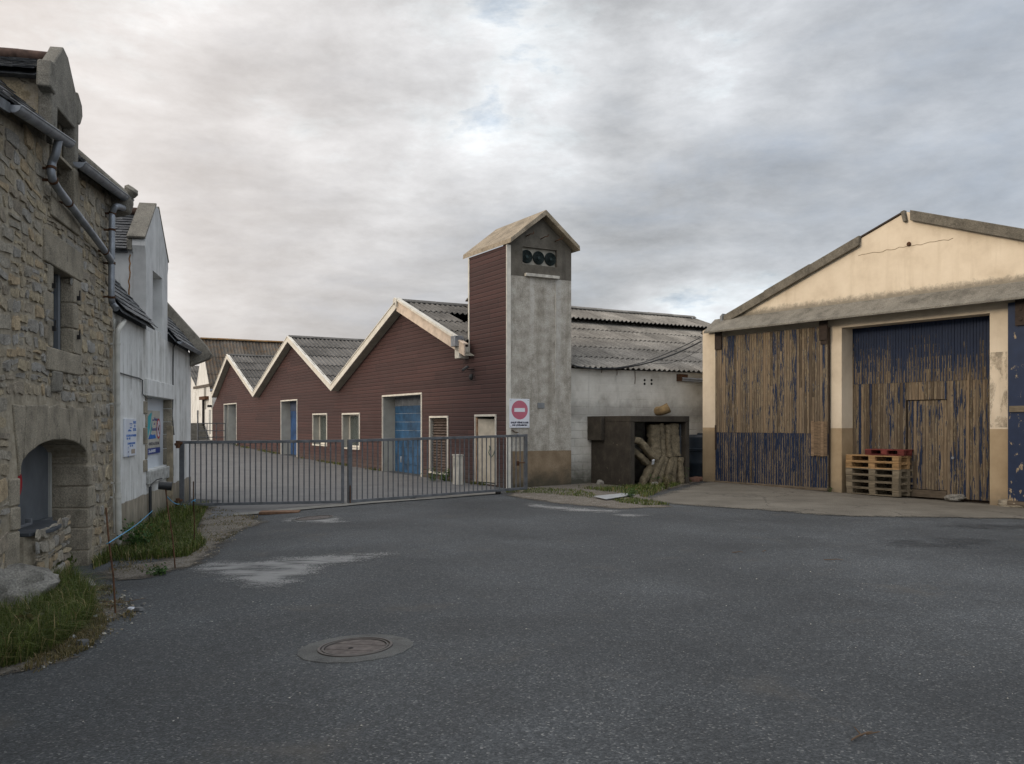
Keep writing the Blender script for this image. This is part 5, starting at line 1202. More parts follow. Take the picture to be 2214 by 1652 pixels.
# arch stones
top_z = asp+arise+.36; b = MB(); n = len(arch)-1
for i in range(0, n, 2):
    p, q = arch[i], arch[i+2]; tx = lambda k: axc-(aw+.18)+(2*aw+.36)*k/n
    gp_ = .008
    b.extr([(p[0]+gp_, p[1]), (arch[i+1][0], arch[i+1][1]), (q[0]-gp_, q[1]), (tx(i+2)-gp_, top_z+random.uniform(-.02, .03)), (tx(i)+gp_, top_z+random.uniform(-.02, .03))], 'y', -.028, .45)
for s_ in (0, 1):
    zz = asp
    while zz > -.2:
        h = random.uniform(.22, .34); w_ = random.uniform(.22, .42)
        x0, x1 = (axl-w_, axl+.01) if s_ == 0 else (axr-.01, axr+w_*.75)
        b.box(x0, x1, -.03+random.uniform(0, .012), .44, zz-h, zz-.014); zz -= h
b.build('arch_stones', granite_mat, st, .014, jit=.012)
b = MB().box(axl-.6, axl-.001, .551, 1.4, -.3, 2).box(axr+.001, axr+.6, .551, 1.4, -.3, 2).box(axl, axr, .50, 1.2, asp+arise-.02, 2.0); b.build('recess_wall', rubble_big, st)
MB().box(axl, axr, .95, 1.05, -.3, 2).build('recess_back', rubble_big, st)
pxr = F2.hy(105, 1040, .40)[0]; pz0 = F2.hy(105, 1117, .40)[1]
pn_ = MB().box(axl-.0, pxr-.02, .40, .43, pz0, 1.42).build('arch_panel', grey_panel, st)
MB().box(pxr-.02, pxr+.03, .37, .44, pz0-.02, 1.40).build('panel_post', jamb_mat, pn_, .004); MB().box(axl, pxr+.02, .36, .44, pz0-.07, pz0-.004).build('panel_rail', grey_wood, pn_, .004)
dx_ = F2.hy(60, 1150, .30)[0]; b = MB()
for i in range(4): b.box(dx_-.13*(i+1)+.006, dx_-.13*i, .30, .33, -.25, F2.hy(60, 1130, .30)[1])
b.box(dx_-.60, dx_+.0, .27, .30, F2.hy(60, 1130, .30)[1]-.07, F2.hy(60, 1130, .30)[1]).box(dx_+.002, dx_+.06, .27, .33, -.25, F2.hy(60, 1122, .3)[1]); b.build('low_door', grey_wood, st, .003)
# red round sign on the panel
rx, rz = F2.hy(26, 1048, .39); o = MB().lathe([(0, .004), (.155, .004), (.16, 0), (.15, -.002)], Matrix.Rotation(R(90), 4, 'X'), 36).lathe([(.135, .0045), (.148, .0045)], Matrix.Rotation(R(90), 4, 'X'), 36, 0).build('round_sign', ink_red2)
o.location = F2.w(F2.hy(47, 1048, .39)[0]-.15, .39, rz); o.rotation_euler = (0, 0, F2.a); tag(o, 'red round sign on the grey panel inside the arch', 'sign')
# masonry bench in the arch
bx0, bx1 = F2.hy(63, 1180, .05)[0], F2.hy(150, 1180, .0)[0]; bz = F2.hy(100, 1135, .1)[1]
b = MB(); pr = [(bx0, .45), (bx0, .10)]+[(bx0+(bx1-bx0)*(.25+.75*math.sin(t*math.pi/16)), .45-.47*math.cos(t*math.pi/16)**.6 if t < 8 else .45) for t in range(9)]
b.extr(pr, 'z', -.3, bz-.04); rubble_face(b, bx0+.02, bx1-.02, -.28, bz-.06, lambda a, e, z0, z1: False, 6, -.012, hmax=.2, wmax=.34); b.build('bench', [mortar_mat, stone_mat], st, fix=False)
b = MB(); b.extr([(p[0]+(.03 if p[0] > bx0+.1 else 0), p[1]-.05) for p in pr], 'z', bz-.037, bz); b.build('bench_slab', plain('bench_slate', (.055, .06, .066), .75, var=.35, sc=7), st, .006)
# date stone
x_, z_ = F2.hy(119, 828, 0); MB().box(x_-.17, x_+.17, -.035, .1, z_-.10, z_+.12).build('carved_stone', granite_dark, st, .02, jit=.02)
x0_, z_ = F2.hy(42, 590, 0)
# gutters and rainwater pipes
def gutter(x0, x1, z, y, par, r_=.065, mat=None, fall=0.0):
    b = MB(); pr = [(y+(r_)*math.cos(t*math.pi/8), -r_*math.sin(t*math.pi/8)) for t in range(9)]; pi_ = [(y+(r_-.006)*math.cos(t*math.pi/8), -(r_-.006)*math.sin(t*math.pi/8)) for t in range(8, -1, -1)]
    b.extr([(p[0], p[1]+z) for p in pr+pi_], 'x', x0, x1)
    b.tube([(x0, y-r_, z), (x1, y-r_, z)], .009, 6)
    b.extr([(p[0], p[1]+z) for p in pr], 'x', x1-.004, x1).extr([(p[0], p[1]+z) for p in pr], 'x', x0, x0+.004)
    k = x0+.3
    while k < x1: b.extr([(p[0]*1.0, p[1]*1.08+z) for p in pr+[(y-.04, .012), (y+.04, .012)]], 'x', k, k+.022); k += .62
    if fall: b.v = [(p[0], p[1], p[2]+(p[0]-x0)*fall) for p in b.v]
    return b.build('gutter', mat or zinc, par)
def pipe(pts, r_, par, mat, cuffs=(), name='downpipe'):
    P = [Vector(p) for p in pts]; Q = []
    for i in range(len(P)-1):
        for k in range(4):
            t = k/4; p0, p1, p2, p3 = P[max(i-1, 0)], P[i], P[i+1], P[min(i+2, len(P)-1)]
            Q.append(.5*((2*p1)+(-p0+p2)*t+(2*p0-5*p1+4*p2-p3)*t*t+(-p0+3*p1-3*p2+p3)*t**3))
    Q.append(P[-1]); b = MB().tube(Q, r_, 12)
    o = b.build(name, mat, par)
    for f in cuffs:
        i = int(f*(len(Q)-2)); a = Q[i]; d = (Q[i+1]-a).normalized(); c_ = MB().tube([a-d*.014, a+d*.014], r_*1.18, 12); c_.box(a.x-.012, a.x+.012, a.y, .02, a.z-.012, a.z+.012); c_.build('pipe_clamp', rust_mat if mat is zinc else mat, o)
    return o
gutter(_p[0], gx1+.02, zl(_p[0])+.045, -.175, st, fall=SLL); gutter(_r[0], .16, zr_(_r[0])+.045, -.175, st, fall=SLR)
MB().extr([(XK, zl(XK)-.03), (_p[0], zl(_p[0])-.03), (_p[0], zl(_p[0])+.06), (XK, zl(XK)+.06)], 'y', -.15, -.12).build('eaves_board', grey_wood, st)
MB().extr([(XK, zl(XK)-.10), (dxl, zl(dxl)-.10), (dxl, zl(dxl)+.10), (XK, zl(XK)+.10)], 'y', .03, .5).extr([(dxr, zr_(dxr)-.10), (-.01, zr_(0)-.10), (-.01, zr_(0)+.10), (dxr, zr_(dxr)+.10)], 'y', .03, .5).build('wall_plate', rubble_mat, st)
Y_ = -.10
def on(u, v, y=Y_): x, z = F2.hy(u, v, y); return (x, y, z)
pipe([(F2.hy(128, 316, -.175)[0], -.175, ze), on(120, 333, -.14), on(112.5, 352), on(111, 378), on(121, 402), on(140, 428), on(178, 478), on(220, 534), on(239, 563), on(241, 580), on(241, 642), on(243, 656), on(252, 668, -.16)], .042, st, zinc, (.22, .31, .45, .62, .74, .86))
pipe([(.10, -.175, ze), on(252, 446, -.15), on(243, 462), on(242, 480), on(241.5, 560)], .040, st, zinc, (.55, .9))

# ================================================================== white house
wh = thing('white_house', 'stained white plastered house with slate roof and wall dormer beside the gate', 'house', F2)
WY = .05
xw1 = F2.hy(412.5, 950, WY)[0]; zew = F2.hy(243, 676, -.08)[1]; wzr = F2.hy(423, 755, -.08)[1]
zew = (zew+wzr)/2
bx = [F2.hy(316, 950, WY)[0], F2.hy(369, 950, WY)[0]]; bz_ = [F2.hy(318, 1016, WY)[1]-.02, F2.hy(352, 861.5, WY)[1]]
ddx = [F2.hy(315.5, 620, WY)[0], F2.hy(362, 650, WY)[0]]; dwin = [F2.hy(330, 650, WY)[0], F2.hy(350.5, 650, WY)[0]]; dzt = (F2.hy(330, 586, WY)[1]+F2.hy(350.5, 601, WY)[1])/2; dzb = F2.hy(340, 716, WY)[1]
apw = F2.hy(341, 450, WY)[1]; shw = (F2.hy(313.5, 538, WY)[1]+F2.hy(364, 580, WY)[1])/2; apxw = (ddx[0]+ddx[1])/2
print('WH', xw1, zew, wzr, bx, bz_, ddx, dwin, dzt, dzb, apw, shw)
X0 = .012
o_w = [(X0, -.3), (xw1, -.3), (xw1, zew), (dwin[1], zew), (dwin[1], dzb), (dwin[0], dzb), (dwin[0], zew), (X0, zew)]
o_d = [(dwin[1], zew+.001), (ddx[1], zew+.001), (ddx[1], shw-.12), (ddx[1]+.08, shw+.02), (ddx[1]+.06, shw+.12), (apxw+.16, apw), (apxw-.16, apw), (ddx[0]-.06, shw+.12), (ddx[0]-.08, shw+.02), (ddx[0], shw-.12), (ddx[0], zew+.001), (dwin[0], zew+.001), (dwin[0], dzt), (dwin[1], dzt)]
MB().extr(o_w, 'y', WY, WY+.5, [[(bx[0], bz_[0]), (bx[1], bz_[0]), (bx[1], bz_[1]), (bx[0], bz_[1])]], 0, 0).build('wall', plaster_mat, wh)
DQ = 5.6
AP = 50; PIT = math.tan(R(AP))
for xa_, xb_ in ((X0, X0+.3), (xw1-.35, xw1-.001)): MB().extr([(WY+.501, -.3), (DQ, -.3), (DQ, zew), (DQ/2, zroof(DQ/2, zew)-.1), (WY+.501, zew+.45)], 'x', xa_, xb_).build('gable_wall', plaster_mat, wh)
MB().box(X0+.3, xw1-.35, DQ-.4, DQ, -.3, zew).build('back_wall', plaster_mat, wh)
AP = 50; PIT = math.tan(R(AP)); vr = Vector((0, 1, PIT)); HRW = (DQ/2+.12)/math.cos(R(50)); DP = DQ
def roofw(x0, x1, seed): return roofpiece(x0, x1, wh, zew+.02, seed, HRW, -.12, .24, .15)
roofw(.16, ddx[0]-.01, 21); roofw(ddx[1]+.01, xw1-.15, 22)
b = MB(); slates(b, (ddx[0]-.01, 1.5, zroof(1.5, zew+.02, -.12)), (1, 0, 0), vr, ddx[1]-ddx[0]+.02, HRW-2.6, .24, .15, 23); b.build('roof', slate_mat, wh, fix=False, sharp=25)
b = MB(); slates(b, (X0, DQ+.1, zew), (1, 0, 0), (0, -1, PIT), xw1-X0, HRW, .3, .22, 24); b.build('roof', slate_mat, wh, fix=False, sharp=25)
b = MB(); b.extr([(-.36, zew-.12), (-.40, zew-.02), (-.30, zew+.16), (DQ/2, zroof(DQ/2, zew)+.22), (DQ/2, zroof(DQ/2, zew)+.0), (WY, zew+.02), (WY, zew-.30)], 'x', xw1-.20, xw1+.08); b.build('coping', granite_dark, wh, .02, jit=.01)
gutter(ddx[1]+.03, xw1-.25, zew+.0, -.16, wh, .05)
MB().box(ddx[1]+.002, xw1-.21, WY+.02, WY+.5, zew-.01, zew+.16).build('wall_plate', grey_wood, wh); MB().box(X0+.01, ddx[0]-.01, WY+.02, WY+.5, zew-.01, zew+.16).build('wall_plate', grey_wood, wh)
MB().extr([(ddx[0]-.05, shw-.09), (ddx[1]+.05, shw-.09), (apxw, apw-.14)], 'y', WY+.282, 2.6).build('dormer_deck', grey_wood, wh)
# its dormer
dw = MB(); apb = (apxw, apw)
cp = MB()
for s_ in (-1, 1):
    xe_ = apxw+s_*((ddx[1]-ddx[0])/2+.10)
    cp.extr([(apxw, apw+.03), (apxw+.0, apw-.12), (xe_-s_*.02, shw-.06), (xe_, shw+.10), (apxw+s_*.10, apw+.03)], 'y', WY+.202, WY+.28)
    cp.extr([(apxw+s_*.12, apw+.005), (xe_-s_*.0, shw+.125), (xe_+s_*.03, shw+.16), (apxw+s_*.12, apw+.05)], 'y', WY-.01, WY+.28)
dmw = MB().extr(o_d, 'y', WY, WY+.20).build('dormer', dormer_white, wh); cp.build('coping', granite_dark, dmw, .01)
for s_, xx in ((1, ddx[0]), (-1, ddx[1])):
    x0, x1 = (xx+.015, xx+.2) if s_ > 0 else (xx-.2, xx-.015)
    MB().extr([(WY+.203, zew-.1), (WY+.203, shw-.02), (2.2, shw-.02), (2.2, zroof(2.2, zew)-.1)], 'x', x0, x1).build('cheek', dormer_white, dmw)
    ex = xx-.10*s_; b = MB(); slates(b, (ex, WY+.285, shw-.06), (0, 1, 0), (apxw-ex, 0, apw-.10-shw), 2.4, math.hypot(apxw-ex, apw-.10-shw), .17, .105, 40+s_); b.build('dormer_roof', slate_mat, dmw, fix=False, sharp=25)
b = MB()
for i in range(6): b.tube([(apxw, WY+.3+i*.36, apw-.09), (apxw, WY+.68+i*.36, apw-.085)], .07, 10)
b.build('dormer_ridge', terracotta, dmw)
MB().box(dwin[0]-.05, dwin[1]+.05, WY+.201, WY+.24, dzb-.05, dzt+.05).build('dormer_board', dormer_white, dmw)
x_ = ddx[0]-.012; b = MB(); z_ = shw-.12
rg = random.Random(8); b.tube([(ddx[0]+.012, WY+.25+.1*i/12*.2+rg.uniform(-.012, .012), z_-(z_-zew-.35)*i/12) for i in range(13)], .010, 5); b.build('rust_streak', plain('orange_rust', (.27, .13, .04), .9), dmw)
_c = min((abs(F2.hy(352, 930, WY+d*.005)[0]-bx[1]), d*.005) for d in range(2, 90)); BD = _c[1]; print('BD', BD)
# window, boards, lintel, sill, stone quoins of the opening
wb = MB().box(bx[0]-.05, bx[1]+.05, WY+BD, WY+BD+.03, bz_[0]-.02, bz_[1]+.05).build('window_board', board_white, wh)
MB().box(bx[0]+.42, bx[0]+.425, WY+BD-.004, WY+BD-.0005, bz_[0], bz_[0]+.42).build('board_joint', grey_wood, wb)
b = MB(); hh = (bz_[1]-bz_[0]); rg = random.Random(4)
for (a, c, w_) in ((.0, .16, .26), (.16, .36, .10), (.36, .58, .25), (.58, .76, .09), (.76, .93, .24), (.93, 1.0, .10)):
    b.box(bx[0]-w_, bx[0]+.01, WY-.022, WY+BD-.005, bz_[0]+hh*a+.005, bz_[0]+hh*c-.005)
b.build('window_quoins', granite_mat, wh, .01, jit=.006); b = MB()
for (a, c, w_) in ((.0, .25, .06), (.25, .47, .14), (.47, .66, .05), (.66, .86, .13), (.86, 1.0, .04)):
    b.box(bx[1]-.01, bx[1]+w_, WY-.02, WY+BD-.005, bz_[0]+hh*a+.005, bz_[0]+hh*c-.005)
b.build('window_quoins', granite_mat, wh, .01, jit=.006)
lz = F2.hy(340, 825, WY)[1]; MB().box(bx[0]-.12, bx[1]+.08, WY-.045, WY+.0, bz_[1]+.0, lz).build('lintel', plaster_mat, wh, .01)
MB().box(bx[0]-.02, bx[1]+.03, WY-.06, WY+BD-.003, bz_[0]-.22, bz_[0]+.0).build('sill', plain('dirty_white_sill', (.36, .355, .33), .9, var=.5, sc=9), wh, .015, jit=.008)
# rainwater pipe and cables of the white house
Y_ = -.035
pipe([on(268, 695, -.02), on(262, 704), on(255, 716), on(253.5, 732), on(253.5, 790), on(253.5, 850), on(254, 950), on(254, 1030), on(255, 1070)], .036, wh, pvc_white, (.45, .7, .95))
pipe([on(255, 1066), on(255, 1090), on(256, 1140), on(258, 1200)], .044, wh, pvc_white, (.2,))
cl = [on(246.5, 690, .035), on(246.5, 900, .035), on(246.5, 1100, .03), on(247, 1180, .03)]
MB().tube(cl, .018, 8).build('conduit', pvc_white, wh)
c_ = [on(u_, v_, .03) for u_, v_ in ((258, 806), (275, 811), (301, 818), (308, 822), (308, 852), (318, 862), (328, 861))]
MB().tube(c_, .010, 6).build('wall_cable', plain('old_grey_cable', (.10, .10, .095), .8), wh)
c_ = [on(u_, v_, .03) for u_, v_ in ((423, 770), (408, 763), (392, 750), (378, 744), (374.5, 752), (374, 800), (374, 860), (372, 900), (376, 940))]
MB().tube(c_, .013, 6).build('wall_cable', plain('old_grey_cable', (.10, .10, .095), .8), wh)
bp = thing('drain_pipe', 'black pipe bent over to a small box under the white house window sill', 'pipe', F2)
MB().tube([on(324.5, 1140, .0), on(324.5, 1052, .0)], .026, 8).tube([on(324.5, 1054, .0), on(328, 1045, .0), on(338, 1037, .0), on(350, 1034, .0)], .013, 8).build('pipe', black_plastic, bp)

# signs of the white house --------------------------------------------------
x0_, z1_ = F2.hy(270.5, 905, .02); x1_, z0_ = F2.hy(294.5, 984, .02); z0_ = (F2.hy(270.5, 989, .02)[1]+F2.hy(294.5, 983, .02)[1])/2; z1_ = (z1_+F2.hy(294.5, 906, .02)[1])/2
s1 = thing('opening_hours_sign', 'upright white sign with blue opening hours, left of the boarded window', 'sign', None, F2.w(x0_, .03, 0), F2.a)
SW, SH = x1_-x0_, z1_-z0_
MB().box(0, SW, -.012, .018, z0_, z1_).build('panel', sign_white, s1, .003)
def tx(b_, fx, fz, fh, fw, mat=ink_mid, p=s1): text(b_, SW*fx, z0_+SH*(1-fz), SH*fh, -.0128, mat, p, SW*fw, bold=.002)
tx('VENTE', .70, .13, .07, .27); tx('AU', .80, .225, .065, .10); tx('DETAIL', .68, .325, .075, .29)
tx('Les Viviers', .38, .145, .025, .24); tx('de', .48, .19, .022, .06); tx('Roscoff', .40, .25, .028, .18)
MB().extr([(SW*.22, z0_+SH*.665), (SW*.56, z0_+SH*.665), (SW*.52, z0_+SH*.69), (SW*.46, z0_+SH*.70), (SW*.40, z0_+SH*.715), (SW*.30, z0_+SH*.715)], 'y', -.0135, -.012).build('emblem', ink_mid, s1)
tx('DU LUNDI AU VENDREDI', .09, .475, .055, .88); tx('9H - 12H', .12, .55, .05, .32); tx('LE SAMEDI MATIN', .20, .685, .05, .66); tx('9H - 11H', .40, .745, .042, .28)
M_ = Matrix.Translation((SW*.26, -.0125, z0_+SH*.12)) @ Matrix.Rotation(R(90), 4, 'X') @ Matrix.Diagonal((.7, 1.35, 1, 1))
MB().lathe([(.050, 0), (.056, .0012), (.060, 0)], M_, 28).build('emblem_ring', ink_mid, s1)
MB().extr([(SW*.23, z0_+SH*.10), (SW*.28, z0_+SH*.10), (SW*.29, z0_+SH*.14), (SW*.25, z0_+SH*.135)], 'y', -.0135, -.012).build('emblem', ink_dark, s1)
MB().box(SW*.52, SW*.86, -.0135, -.012, z0_+SH*.06, z0_+SH*.18).build('faded_label', plain('brown_label', (.33, .28, .22), .6, var=.35, sc=30), s1)
# company sign on the white board
YB = WY+BD-.015
x0_, _ = F2.hy(316.5, 930, YB); x1_, z1_ = F2.hy(344.5, 889, YB); z0_ = F2.hy(344.5, 978.5, YB)[1]
s2 = thing('company_sign', 'weathered sign with teal sail and blue band on the white window board', 'sign', None, F2.w(x0_, YB, 0), F2.a)
SW, SH = x1_-x0_, z1_-z0_
bh = SH*.135
MB().box(0, SW, -.010, .012, z0_+bh, z1_).build('panel', sign_grey, s2, .003); MB().box(0, SW, -.013, .012, z0_, z0_+bh-.001).build('band', ink_blue, s2, .003)
fz_ = lambda f: z0_+SH*(1-f)
def poly(pts, mat, name='emblem', y=-.0125): MB().extr([(SW*p[0], fz_(p[1])) for p in pts], 'y', y, -.010).build(name, mat, s2)
poly([(.005, .55), (.005, .22), (.06, .15), (.16, .09), (.30, .05), (.355, .055), (.31, .14), (.27, .24), (.23, .36), (.17, .46), (.09, .57), (.03, .66), (.005, .68)], ink_teal)
poly([(.36, .24), (.38, .24), (.36, .36), (.30, .48), (.20, .55)], ink_teal); poly([(.30, .36), (.345, .35), (.33, .46), (.25, .55), (.22, .52)], ink_teal)
poly([(.08, .655), (.18, .56), (.26, .54), (.33, .55), (.40, .565), (.48, .555), (.60, .55), (.66, .645)], ink_mid)
def tx2(b_, fx, fz, fh, fw, mat): text(b_, SW*fx, fz_(fz), SH*fh, -.0108, mat, s2, SW*fw, bold=.002)
tx2('les', .40, .235, .045, .10, ink_blue); tx2('Viviers', .50, .235, .085, .32, ink_blue); tx2('de', .50, .325, .045, .09, ink_blue); tx2('Roscoff', .34, .465, .085, .40, ink_blue)
tx2('- VENTE AU DETAIL', .07, .795, .065, .86, ink_dark)
text('Ste BARBE', SW*.10, z0_+bh*.27, SH*.07, -.0138, sign_white, s2, SW*.52, bold=.002)
M_ = Matrix.Translation((SW*.87, -.0112, fz_(.42))) @ Matrix.Rotation(R(90), 4, 'X')
rr_ = SW*.155
MB().lathe([(0, .001), (rr_, .001), (rr_, 0)], M_, 32).build('dog_disc', sign_white, s2); MB().lathe([(rr_*.80, .002), (rr_, .002), (rr_, .0), (rr_*.80, .0)], M_, 32).build('ring', ink_red2, s2)
c0 = (SW*.87, fz_(.42)); D = lambda x, z: (c0[0]+rr_*x, c0[1]+rr_*z)
b = MB(); b.extr([D(*p) for p in ((-.45, .05), (.25, .12), (.35, .40), (.55, .38), (.62, .25), (.45, .15), (.38, -.10), (.36, -.50), (.26, -.50), (.24, -.15), (-.28, -.18), (-.30, -.50), (-.42, -.50), (-.42, -.1), (-.60, .25))], 'y', -.0138, -.0125); b.build('dog', ink_dark, s2)
b = MB(); b.extr([D(-.62, .52), D(-.52, .62), D(.62, -.52), D(.52, -.62)], 'y', -.0150, -.0139); b.build('slash', ink_red2, s2)

# ================================================================== far warehouse, steps, railing
XA = xL-.35
fa = [F1.hy(u_, v_, .0) for u_, v_ in ((427, 824), (439.5, 733), (453.5, 813))]
fw = thing('far_warehouse', 'far white gabled warehouse with orange-lichened corrugated roof at the yard end', 'warehouse', F1)
hwf = (fa[2][0]-fa[0][0])/2; fx = fa[1][0]; fe = fa[2][1]; fx0, fx1 = fx-3.4, xL-.10
print('FAR', fa, xL, T)
fs_ = (fa[1][1]-fe)/(fa[2][0]-fx)
gpts = [(fx0, .2), (fx1, .2), (fx1, fa[1][1]-fs_*(fx1-fx)), (fx, fa[1][1]), (fx0, fa[1][1]-fs_*(fx-fx0))]
MB().extr([(p[0], p[1]-.08 if i > 1 else p[1]) for i, p in enumerate(gpts)], 'y', .0, .4).build('gable_wall', plaster_mat, fw)
MB().box(fx1-.3, fx1-.001, .4, 26, .2, gpts[2][1]-.12).build('side_wall', plaster_mat, fw)
for s_ in (-1, 1):
    xe_, ze_ = (fx1+.1, gpts[2][1]-fs_*.1) if s_ > 0 else (fx0-.1, gpts[4][1]-fs_*.1)
    b = MB(); v_ = Vector((fx-xe_, 0, fa[1][1]-ze_)); corrugated(b, (xe_, -.14 if s_ > 0 else .02, ze_), (0, 1, 0), v_, 26, v_.length, ppw=6, seed=51, pitch=.20, amp=.03); b.build('roof', fibro_far, fw, fix=False, sharp=60)
ridge_caps(fx, fa[1][1]+.03, -.14, 26, par=fw, mat=fibro_rust, half=.17)
MB().tube([(fx1+.14, -.14, gpts[2][1]-.12), (fx1+.14, 4, gpts[2][1]-.12)], .08, 8).build('gutter', zinc, fw)
MB().box(fx-3.0, fx1+.05, -.06, -.003, fe-.62, fe-.46).build('string_course', plain('dark_band', (.10, .085, .07), .9), fw)
wq = F1.hy(446, 850, 0); MB().box(F1.hy(441, 840, 0)[0], F1.hy(445.8, 840, 0)[0], -.012, .0, F1.hy(443, 885, 0)[1], F1.hy(443, 838, 0)[1]).build('loading_door', plain('dim_panel', (.22, .215, .195), .8, var=.3), fw)
MB().box(F1.hy(436.5, 940, -.1)[0], F1.hy(438.6, 940, -.1)[0], -.10, -.003, F1.hy(437, 928, -.1)[1], F1.hy(437, 862, -.1)[1]).build('post', dark_iron, fw)
MB().box(F1.hy(430, 860, -.25)[0], F1.hy(442, 860, -.25)[0], -.25, -.003, F1.hy(437, 863, -.1)[1]-.05, F1.hy(437, 860, -.1)[1]+.06).build('rail_beam', rust_mat, fw)
MB().box(F1.hy(452, 900, 0)[0], F1.hy(455.5, 900, 0)[0], -.02, .0, F1.hy(454, 938, 0)[1], F1.hy(454, 886, 0)[1]).build('door', plain('far_grey_door', (.30, .31, .30), .8), fw)
MB().box(F1.hy(449.5, 880, -.2)[0], F1.hy(451.5, 880, -.2)[0], -.25, -.0, F1.hy(450, 881, -.1)[1], F1.hy(450, 876, -.1)[1]).build('wall_lamp', black_plastic, fw)
fw2 = thing('far_shed', 'farthest pale shed with dark corrugated roof, glimpsed past the white house corner', 'shed', F1)
gx_ = fx0-2.5; MB().extr([(gx_-9, .5), (gx_, .5), (gx_, fe-.6), (gx_-4.5, fe+1.3), (gx_-9, fe-.6)], 'y', .9, 1.3).build('gable_wall', plaster_mat, fw2)
b = MB(); v_ = Vector((-4.6, 0, 1.95)); corrugated(b, (gx_+.1, .75, fe-.6), (0, 1, 0), v_, 18, v_.length, ppw=4, seed=61, pitch=.2); v_ = Vector((4.6, 0, 1.95)); corrugated(b, (gx_-9.1, .75, fe-.6), (0, 1, 0), v_, 18, v_.length, ppw=3, seed=62, pitch=.2); b.build('roof', fibro_dark, fw2, fix=False, sharp=60)
stp = thing('stone_steps', 'grey steps rising beside the far warehouse at the end of the yard', 'steps', F1)
sx = xL-.6; zg0 = g(*F1.w(sx, -1.5).xy)
b = MB()
for i in range(6): b.box(sx-.3*(i+1)-3.0 if i == 5 else sx-.3*(i+1), sx-.3*i, -4.6, -.15, zg0-.2, zg0+.17*(i+1))
b.build('treads', plain('step_stone', (.115, .112, .10), .9, var=.3), stp, .01)
rl = thing('handrail', 'light metal railing in front of the far steps', 'railing', F1); b = MB()
ra = F1.loc(gp(427, 953))
for j in range(4): b.tube([(ra[0]+.05, ra[1]+.9*j/3*1.6, zg0-.1), (ra[0]+.05, ra[1]+.9*j/3*1.6, zg0+1.0)], .025, 6)
for z_ in (.25, .6, 1.0): b.tube([(ra[0]+.05, ra[1], zg0+z_), (ra[0]+.05, ra[1]+1.45, zg0+z_)], .025, 6)
b.tube([(ra[0]+.05, ra[1], zg0-.1), (ra[0]+.05, ra[1], zg0+1.7)], .04, 6); b.build('bars', galv, rl)

# ================================================================== small things on the ground
def manhole(u, v, r0, r1, name, label, dz=.0, rot=0):
    p = gp(u, v); o = thing(name, label, 'manhole', None, p, rot)
    nv = Vector((-(g(p.x+.2, p.y)-g(p.x-.2, p.y))/.4, -(g(p.x, p.y+.2)-g(p.x, p.y-.2))/.4, 1)); o.rotation_euler = (nv.to_track_quat('Z', 'Y').to_matrix() @ Matrix.Rotation(rot, 3, 'Z')).to_euler()
    b = MB(); n = 48; rg = random.Random(int(u)); rr = [r0*(1+rg.uniform(-.02, .02)+.025*math.sin(k*math.pi/12+1)) for k in range(n)]
    vs = []
    for k in range(n):
        a = 2*math.pi*k/n; c, s_ = math.cos(a), math.sin(a); vs += [(c*rr[k], s_*rr[k], -.03), (c*rr[k]*.985, s_*rr[k]*.985, .007), (c*r1, s_*r1, .010), (c*r1, s_*r1, -.02)]
    b.add(vs, [(4*k+j, 4*((k+1) % n)+j, 4*((k+1) % n)+j+1, 4*k+j+1) for k in range(n) for j in range(3)])
    b.build('surround', cement_ring, o)
    b = MB()
    b.lathe([(r1-.002, -.01), (r1-.002, .018), (r1-.018, .019), (r1-.020, .006), (r1-.030, .006), (r1-.032, .017), (r1-.044, .017), (r1-.046, -.01)], None, 56); b.build('frame', plain('worn_iron_rim', (.105, .095, .088), .65, .4, .3, 9), o)
    b = MB(); R_ = r1-.050
    for s_ in (-1, 0, 1):                                      # lid in three cast slabs
        y0, y1 = (-R_, -R_*.36) if s_ < 0 else ((-R_*.345, R_*.33) if s_ == 0 else (R_*.345, R_)); pts = []; m_ = 14
        for i in range(m_+1): y = y0+(y1-y0)*i/m_; pts.append((math.sqrt(max(R_*R_-y*y, 0)), y))
        for i in range(m_, -1, -1): y = y0+(y1-y0)*i/m_; pts.append((-math.sqrt(max(R_*R_-y*y, 0)), y))
        pts = [q for i, q in enumerate(pts) if i == 0 or (q[0]-pts[i-1][0])**2+(q[1]-pts[i-1][1])**2 > 1e-8]
        b.extr(pts, 'z', -.012, .010+.002*s_)
    l = b.build('lid', iron_cover, o, .003)
    MB().box(-R_*.97, R_*.97, -R_, R_, -.02, -.013).build('lid_underside', dark_void, l) if False else None
    MB().lathe([(0, .0135), (.014, .0135), (.02, .0105)], Matrix.Translation((-.02, -.03, 0)), 10).build('lifting_eye', dark_void, l)
    return o
manhole(768, 1402, .40, .265, 'manhole_cover', 'round rusty manhole cover in a cement ring in the foreground tarmac', rot=R(72))
mc2 = manhole(679, 1121, .40, .32, 'manhole_cover', 'flat far manhole cover just in front of the gate, ringed by dust', rot=R(20))
p_ = gp(605, 1109.5); o = MB().box(-.36, .36, -.17, .17, -.02, .028).build('drain_plate', rust_plate, None, .006); o.location = p_+Vector((0, 0, .012)); o.rotation_euler = (0, 0, R(8)); tag(o, 'rusty rectangular drain plate under the left gate leaf', 'plate')
pl = [gp(1283, 1077), gp(1310, 1083.5), gp(1372, 1073), gp(1345, 1070.5)]
b = MB(); c_ = sum(pl, Vector())/4
b.add([q-c_+Vector((0, 0, .03)) for q in pl]+[q-c_+Vector((0, 0, .045)) for q in pl], [(3, 2, 1, 0), (4, 5, 6, 7), (0, 1, 5, 4), (1, 2, 6, 5), (2, 3, 7, 6), (3, 0, 4, 7)])
o = b.build('metal_plate', tin_plate, None, .003); o.location = c_; tag(o, 'pale chequered metal plate lying in the grass by the shelter', 'plate')
